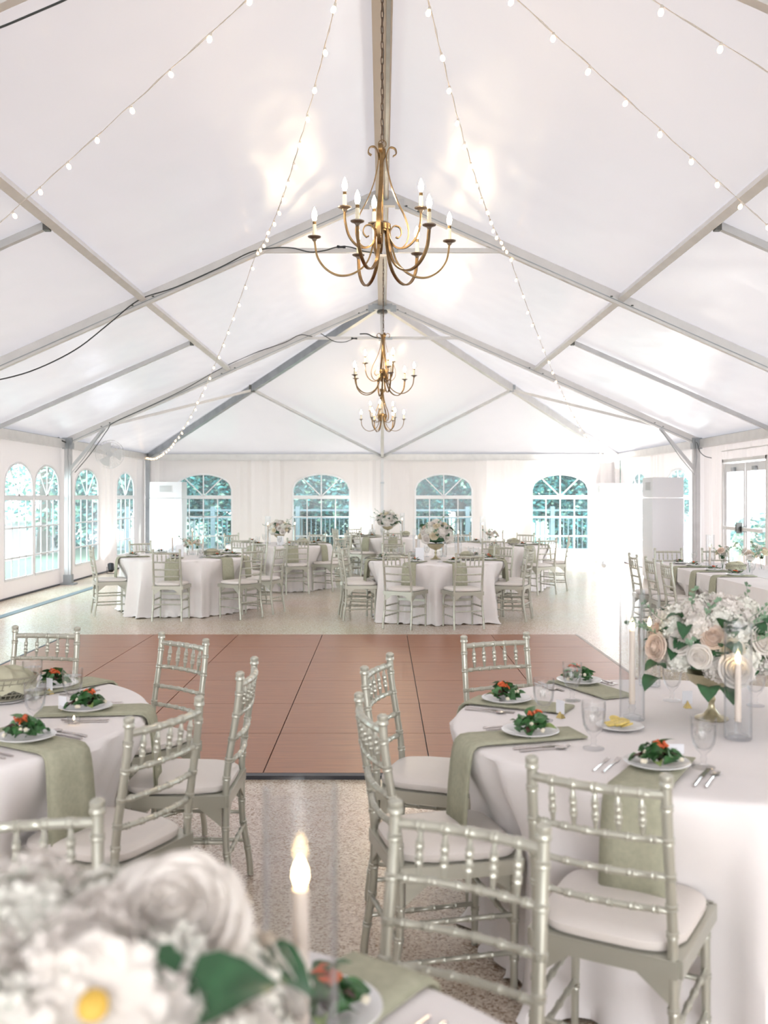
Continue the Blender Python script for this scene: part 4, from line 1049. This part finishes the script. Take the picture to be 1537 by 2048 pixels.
# ------------------------------------------------------------------ string lights
g = MB(); g.lathe([(0, -.066), (.012, -.062), (.0185, -.048), (.019, -.038), (.013, -.022), (.008, -.015), (0, -.014)], 12); BULB = g.mesh('bulb', M['bulb'])
g = MB(); g.lathe([(0, -.018), (.0085, -.018), (.009, .0), (.004, .006), (0, .006)], 8); SOCK = g.mesh('socket', M['socket'])
def strand(label, spans, spacing=.40, first=.12):
    t = thing('string_lights', label, 'string lights'); allp = []
    for a, b, sag in spans:
        a, b = Vector(a), Vector(b); L = (b-a).length; n = int(L/.12)
        for k in range(n+1):
            q = k/n; p = a.lerp(b, q); p.z -= 4*sag*q*(1-q); 
            if allp and (allp[-1]-p).length < 1e-4: continue
            allp.append(p)
    g = MB(); g.tube([p+Vector((.003*sin(i*1.7), 0, .003*cos(i*1.3))) for i, p in enumerate(allp)], .0028, 5); g.build('cord', M['wire_w'], t)
    g = MB(); g.tube([p+Vector((-.006*sin(i*1.9), .004, .006)) for i, p in enumerate(allp)], .002, 5); g.build('cord', M['wire_w'], t)
    d = first; acc = 0; rnd = random.Random(len(label))
    for p, q in zip(allp, allp[1:]):
        L = (q-p).length
        while acc+L >= d:
            f = (d-acc)/L; c = p.lerp(q, f); tl = (rnd.uniform(-.35, .35), rnd.uniform(-.5, .5), 0)
            s = inst('socket', SOCK, t, c, tl); inst('bulb', BULB, s, (0, 0, 0), (0, 0, 0), .82); d += spacing*rnd.uniform(.88, 1.12)
        acc += L
ZC = 4.43
for s, sn in ((-1, 'left'), (1, 'right')):
    strand('long globe string lights running to the far %s corner' % sn, [((s*.17, 5.05, 4.5), (s*1.45, 11.15, ZC), .28), ((s*1.45, 11.15, ZC), (s*5.72, 23.4, 2.55), .72)], .40)
    strand('globe string lights crossing the near %s roof slope' % sn, [((s*.37, 5.05, 4.5), (s*5.62, 9.4, 2.6), 0.02)], .36)
strand('short globe string lights in the top right corner', [((.37, 4.6, 4.55), (5.62, 6.9, 2.9), .03)], .42)

# ------------------------------------------------------------------ cables
def px3(x, y, Y): return Vector(((x-765)/F*Y, Y, H-(y-992)/F*Y))
def cable(label, pts, r_=.008, plugs=()):
    P = [Vector(p) for p in pts]; Q = [P[0]]
    ext = [P[0]*2-P[1]]+P+[P[-1]*2-P[-2]]
    for i in range(1, len(ext)-2):
        for k in range(1, 7):
            q = k/6; a, b, c, d = ext[i-1:i+3]; Q.append(.5*((2*b)+(c-a)*q+(2*a-5*b+4*c-d)*q*q+(3*b-a-3*c+d)*q**3))
    t = thing('power_cable', label, 'cable'); g = MB(); g.tube(Q, r_, 6); g.build('cord', M['cable'], t)
    for p in plugs:
        g = MB(); p = Vector(p); g.tube([p-Vector((.05, 0, -.006)), p-Vector((.02, 0, 0))], .016, 8); g.tube([p+Vector((.02, 0, 0)), p+Vector((.05, 0, 0))], .016, 8); g.tube([p-Vector((.02, 0, 0)), p+Vector((.02, 0, 0))], .012, 8); g.build('plug', M['black'], t)
Y2 = 11.1
cable('black cable sagging under the left roof then along the near truss', [px3(-40, 768, 9.8), px3(60, 743, 10.2), px3(150, 700, 10.6), px3(215, 650, 10.9), px3(278, 600, Y2), px3(350, 575, Y2), px3(440, 535, Y2), px3(500, 505, Y2), px3(545, 496, Y2), px3(585, 496, Y2), px3(620, 504, Y2), px3(650, 501, Y2), px3(675, 494, Y2), px3(700, 494, Y2), px3(730, 503, Y2), px3(765, 507, Y2)], .007, [px3(683, 494, Y2)])
Y3 = 17.3
cable('black cable hanging along the hip truss', [px3(150, 945, Y3), px3(183, 905, Y3), px3(215, 860, Y3), px3(228, 845, Y3), px3(300, 812, Y3), px3(370, 778, Y3), px3(440, 738, Y3), px3(510, 706, Y3), px3(570, 685, Y3), px3(600, 670, Y3), px3(625, 673, Y3)], .007)
cable('loose cable end with plug beside the middle chandelier', [px3(642, 667, 16), px3(655, 675, 16), px3(670, 683, 16), px3(690, 684, 16), px3(708, 677, 16)], .007, [px3(709, 677, 16)])
cable('short black cable from the tie to the middle chandelier', [px3(720, 668, 16), px3(735, 668, 16), px3(748, 674, 16), px3(764, 677, 16)], .011)
cable('black cable lying on the nearest truss at top left', [px3(-60, 75, 4.95), px3(0, 55, 4.95), px3(60, 30, 4.95), px3(140, -5, 4.95), px3(220, -45, 4.95)], .006)
cable('thin cable drooping beside the right eave bracket', [Vector((5.66, 17.42, 2.58)), px3(1396, 888, 17.2), px3(1400, 902, 17.1), px3(1410, 912, 17.0), px3(1424, 916, 16.9)], .007)
cable('black cable loop at the left eave bracket', [px3(104, 870, 17.2), px3(112, 870, 17.2), px3(122, 880, 17.2), px3(132, 885, 17.2)], .012)

# ------------------------------------------------------------------ fan
t = thing('wall_fan', 'white caged fan hanging under the left eave', 'fan', (-5.42, 19.2, 2.43)); t.rotation_euler = (R(10), 0, R(-62+90))
g = MB()
for r_ in (.06, .12, .18, .24, .28):
    d = .09*math.sqrt(max(0, 1-(r_/.285)**2))
    for s in (-1, 1): g.tube([(r_*cos(k*pi/14), s*d, r_*sin(k*pi/14)) for k in range(28)], .003, 5, closed=True)
for k in range(28):
    a = 2*pi*k/28
    for s in (-1, 1): g.tube([(q*cos(a), s*.09*math.sqrt(max(0, 1-(q/.285)**2)), q*sin(a)) for q in (.05, .15, .22, .28)], .0018, 4)
g.build('cage', M['white'], t)
for k in range(3):
    a0 = k*2*pi/3; g = MB(); g.grid(5, 3, lambda a, b: ((.05+.19*a)*cos(a0+(b-.5)*1.1), .03*(b-.5), (.05+.19*a)*sin(a0+(b-.5)*1.1))); g.build('blade', M['white'], t)
g = MB(); g.tube([(0, .03, 0), (0, .16, 0)], [.06, .05], 16); g.build('motor', M['cab'], t)
g = MB(); g.tube([(0, .1, 0), (0, .1, .12)], .015, 8); g.build('bracket', M['alu_lt'], t)

# ------------------------------------------------------------------ cabinets (air units)
def cabinet(label, loc, wd, dp, hg, vent_side):
    t = thing('air_cabinet', label, 'cabinet', loc)
    g = MB(); g.box((0, 0, .03), (wd-.04, dp-.04, .06)); g.box((0, 0, hg*.4+.03), (wd, dp, hg*.8-.06)); g.build('body', M['cab'], t, smooth=False)
    g = MB(); g.box((0, 0, hg*.9+.006), (wd-.004, dp-.004, hg*.2-.012)); g.build('top_section', M['cab'], t, smooth=False)
    g = MB()
    if vent_side == 'front': c, vx = (.0, -dp/2-.004, hg*.915), 1
    else: c, vx = (-wd/2-.004, -.05, hg*.915), 0
    ww, hh = .32, .16
    gr = MB(); gr.box(c, (ww if vx else .01, .01 if vx else ww, hh)); v = gr.build('vent', M['white'], t, smooth=False)
    for k in range(8):
        g = MB(); q = (c[0]-(0 if vx else .006), c[1]-(.006 if vx else 0), c[2]-hh/2+.015+k*.019); g.box(q, (ww-.03 if vx else .006, .006 if vx else ww-.03, .010)); g.build('slat', M['grille'], v, smooth=False)
    return t
cabinet('tall white air unit cabinet in the far left corner', ((-5.45-4.68)/2-.02, 22.95, 0), .76, .6, 1.93, 'front')
cabinet('tall white air unit cabinet in the far right corner, brightly lit', (5.47, 23.15, 0), .56, .6, 1.90, 'side')
cabinet('tall white air unit cabinet against the right wall', (5.35, 18.4, 0), .58, .72, 1.95, 'side')
# ------------------------------------------------------------------ uplights
def uplight(label, loc, target, energy, color=(1, 1, 1), size=80):
    d = (Vector(target)-Vector(loc)).normalized(); t = thing('uplight', label, 'uplight', loc)
    q = orient(d); cm_ = M['white'] if 'white' in label else M['black']
    g = MB(); g.lathe([(0, -.10), (.05, -.10), (.06, -.06), (.065, .06), (.06, .062), (.055, .04), (0, .04)], 20); o = g.build('can', cm_, t); o.rotation_euler = q
    g = MB(); g.lathe([(0, .041), (.052, .041), (.0, .046)], 20); l = g.build('lens', pbr('lens', (1, 1, 1), .3, emit=color, es=6), t); l.rotation_euler = q
    g = MB(); g.ribbon([(-.08, 0, 0), (-.08, 0, -loc[2]+.005), (.08, 0, -loc[2]+.005), (.08, 0, 0)], .03, .006, (0, 1, 0)); g.build('yoke', cm_, t, smooth=False)
    s = spot('uplight_beam', Vector(loc)+d*.08, target, energy, size, color, .05); s.parent = None
uplight('black uplight on the floor behind the third-row right table', (2.95, 23.0, .14), (3.0, 23.6, 1.0), 75, (1, .99, .95), 60)
uplight('black uplight on the floor behind the third-row left table', (-.72, 23.15, .14), (-.72, 23.6, .95), 40, (.92, 1, 1))
uplight('black uplight on the floor by the left wall', (-5.6, 19.9, .14), (-5.82, 20.5, 1.0), 60, (.98, 1, .94))
uplight('black uplight before the far left cabinet', (-5.3, 22.3, .14), (-5.0, 22.7, .9), 22, (.80, .84, 1))
uplight('white floodlight on the floor before the far right corner cabinet', (4.7, 20.4, .16), (5.7, 23.2, 1.3), 850, (1, .98, .94), 80)
# small floor clutter box near the far right
g = MB(); g.box((0, 0, .06), (.16, .1, .12)); g.box((.0, -.052, .06), (.12, .006, .08)); o = g.build('power_box', M['white'], smooth=False, loc=(5.05, 21.6, 0)); tag(o, 'small white power box on the floor in the far right corner', 'power box')

# ------------------------------------------------------------------ outdoors
def foliage_mesh(seed, n, mats, rx, ry, rz_h, z0):
    rnd = random.Random(seed); g = MB(); lobes = [(Vector((rnd.uniform(-.6, .6)*rx, rnd.uniform(-.5, .5)*ry, z0+rnd.uniform(.1, .9)*rz_h)), rnd.uniform(.4, .62)) for _ in range(10)]
    for k in range(n):
        c, s = rnd.choice(lobes); d = Vector((rnd.gauss(0, 1), rnd.gauss(0, 1), rnd.gauss(0, 1))).normalized()*rnd.uniform(.75, 1.05)
        p = c+Vector((d.x*rx*s, d.y*ry*s, d.z*rz_h*s*.5)); p.z = max(.05, p.z)
        a = Vector((rnd.gauss(0, 1), rnd.gauss(0, 1), rnd.gauss(0, .6))).normalized(); b = a.orthogonal().normalized(); L = rnd.uniform(.09, .19)
        g.mi = 0 if rnd.random() < .5 else (1 if rnd.random() < .7 else 2)
        g.add([p, p+a*L*.5+b*L*.3, p+a*L, p+a*L*.5-b*L*.3], [(0, 1, 2, 3)])
    return g.mesh('foliage', mats, False)
FM = [foliage_mesh(i, 14000, [M['fol1'], M['fol2'], M['fol3']], 2.0, 1.5, 4.2, .1) for i in range(3)]
FL = [foliage_mesh(10+i, 6500, [M['fol2'], M['fol3'], M['fol3']], 2.6, 2.4, 5.0, .6) for i in range(2)]
g = MB(); g.tube([(0, 0, 0), (.05, 0, 1.2), (0, .05, 2.6), (.1, 0, 4)], [.16, .13, .1, .04], 8); TK = g.mesh('trunk', M['bark'])
def tree(x, y, me, label, sc=1, rz=0, grp='trees behind the far fence'):
    t = thing('leafy_tree', label, 'tree', (x, y, -.06), rz, grp); t.scale = (sc, sc, sc)
    inst('foliage', me, t, kind='stuff'); inst('trunk', TK, t)
TL = ['left half of the first far window', 'right half of the first far window', 'left half of the second far window', 'right half of the second far window', 'centre of the far wall', 'left half of the third far window', 'right half of the third far window', 'left half of the fourth far window', 'right half of the fourth far window']
for i, x in enumerate((-6.3, -4.3, -2.4, -.6, .9, 2.3, 3.9, 5.6, 7.4)):
    tree(x, 28.2+.9*(i % 2), FM[i % 3], 'leafy tree behind the fence, beyond the %s' % TL[i], 1.0, i*1.1)
for i, (x, y) in enumerate(((-9.5, 27), (-17.5, 29.5), (-18.5, 26), (-19, 19), (-18, 40), (-13.5, 44))):
    tree(x, y, FL[i % 2], 'pale leafy tree beyond the left windows, ' + ('nearest the far corner', 'second behind the road', 'middle across the road', 'nearest across the road', 'deepest behind the road', 'at the end of the road')[i], 1.25, i*1.3, 'trees beyond the left windows')
for i in range(8):
    tree(-9+i*2.2, 31.6, FM[(i+1) % 3], 'taller tree in the back row beyond the far wall, '+('first', 'second', 'third', 'fourth', 'fifth', 'sixth', 'seventh', 'eighth', 'ninth', 'tenth')[i]+' from the left', 1.3, i*.8+.5, 'back row of trees')
# railing fence behind the far wall
t = thing('railing_fence', 'grey picket railing seen through the far windows', 'fence', (0, 25.8, 0))
for z in (1.22, 1.02, .18):
    g = MB(); g.box((0, 0, z), (15, .05, .05)); g.build('rail', M['rail'], t, smooth=False)
g = MB(); g.box((0, 0, .6), (.025, .025, .86)); PK = g.mesh('picket', M['rail'], False)
for k in range(118): inst('picket', PK, t, (-7.4+k*.125, 0, 0))
g = MB(); g.box((0, 0, .66), (.11, .11, 1.32)); PO = g.mesh('post', M['rail'], False)
for k in range(7): inst('post', PO, t, (-6.8+k*2.27, 0, 0))
# low white wall across the road on the left
g = MB(); g.box((0, 0, .45), (.3, 26, .9)); g.box((0, 0, .92), (.4, 26, .06)); o = g.build('boundary_barrier', M['white'], smooth=False, loc=(-10.5, 18, -.06)); tag(o, 'low white boundary barrier seen through the left windows', 'barrier')
# planter outside the double door
t = thing('potted_shrub', 'flowering shrub in a planter outside the double door', 'plant', (7.12, 18.6, 0))
g = MB(); g.lathe([(0, 0), (.2, 0), (.28, .42), (.30, .45), (.26, .45), (0, .4)], 20); g.build('planter', M['terracotta'], t)
fm = foliage_mesh(40, 500, [M['fol2'], M['fol3'], M['petal_p']], .45, .45, .7, .5); inst('foliage', fm, t, kind='stuff')
print('objects', len(bpy.data.objects))
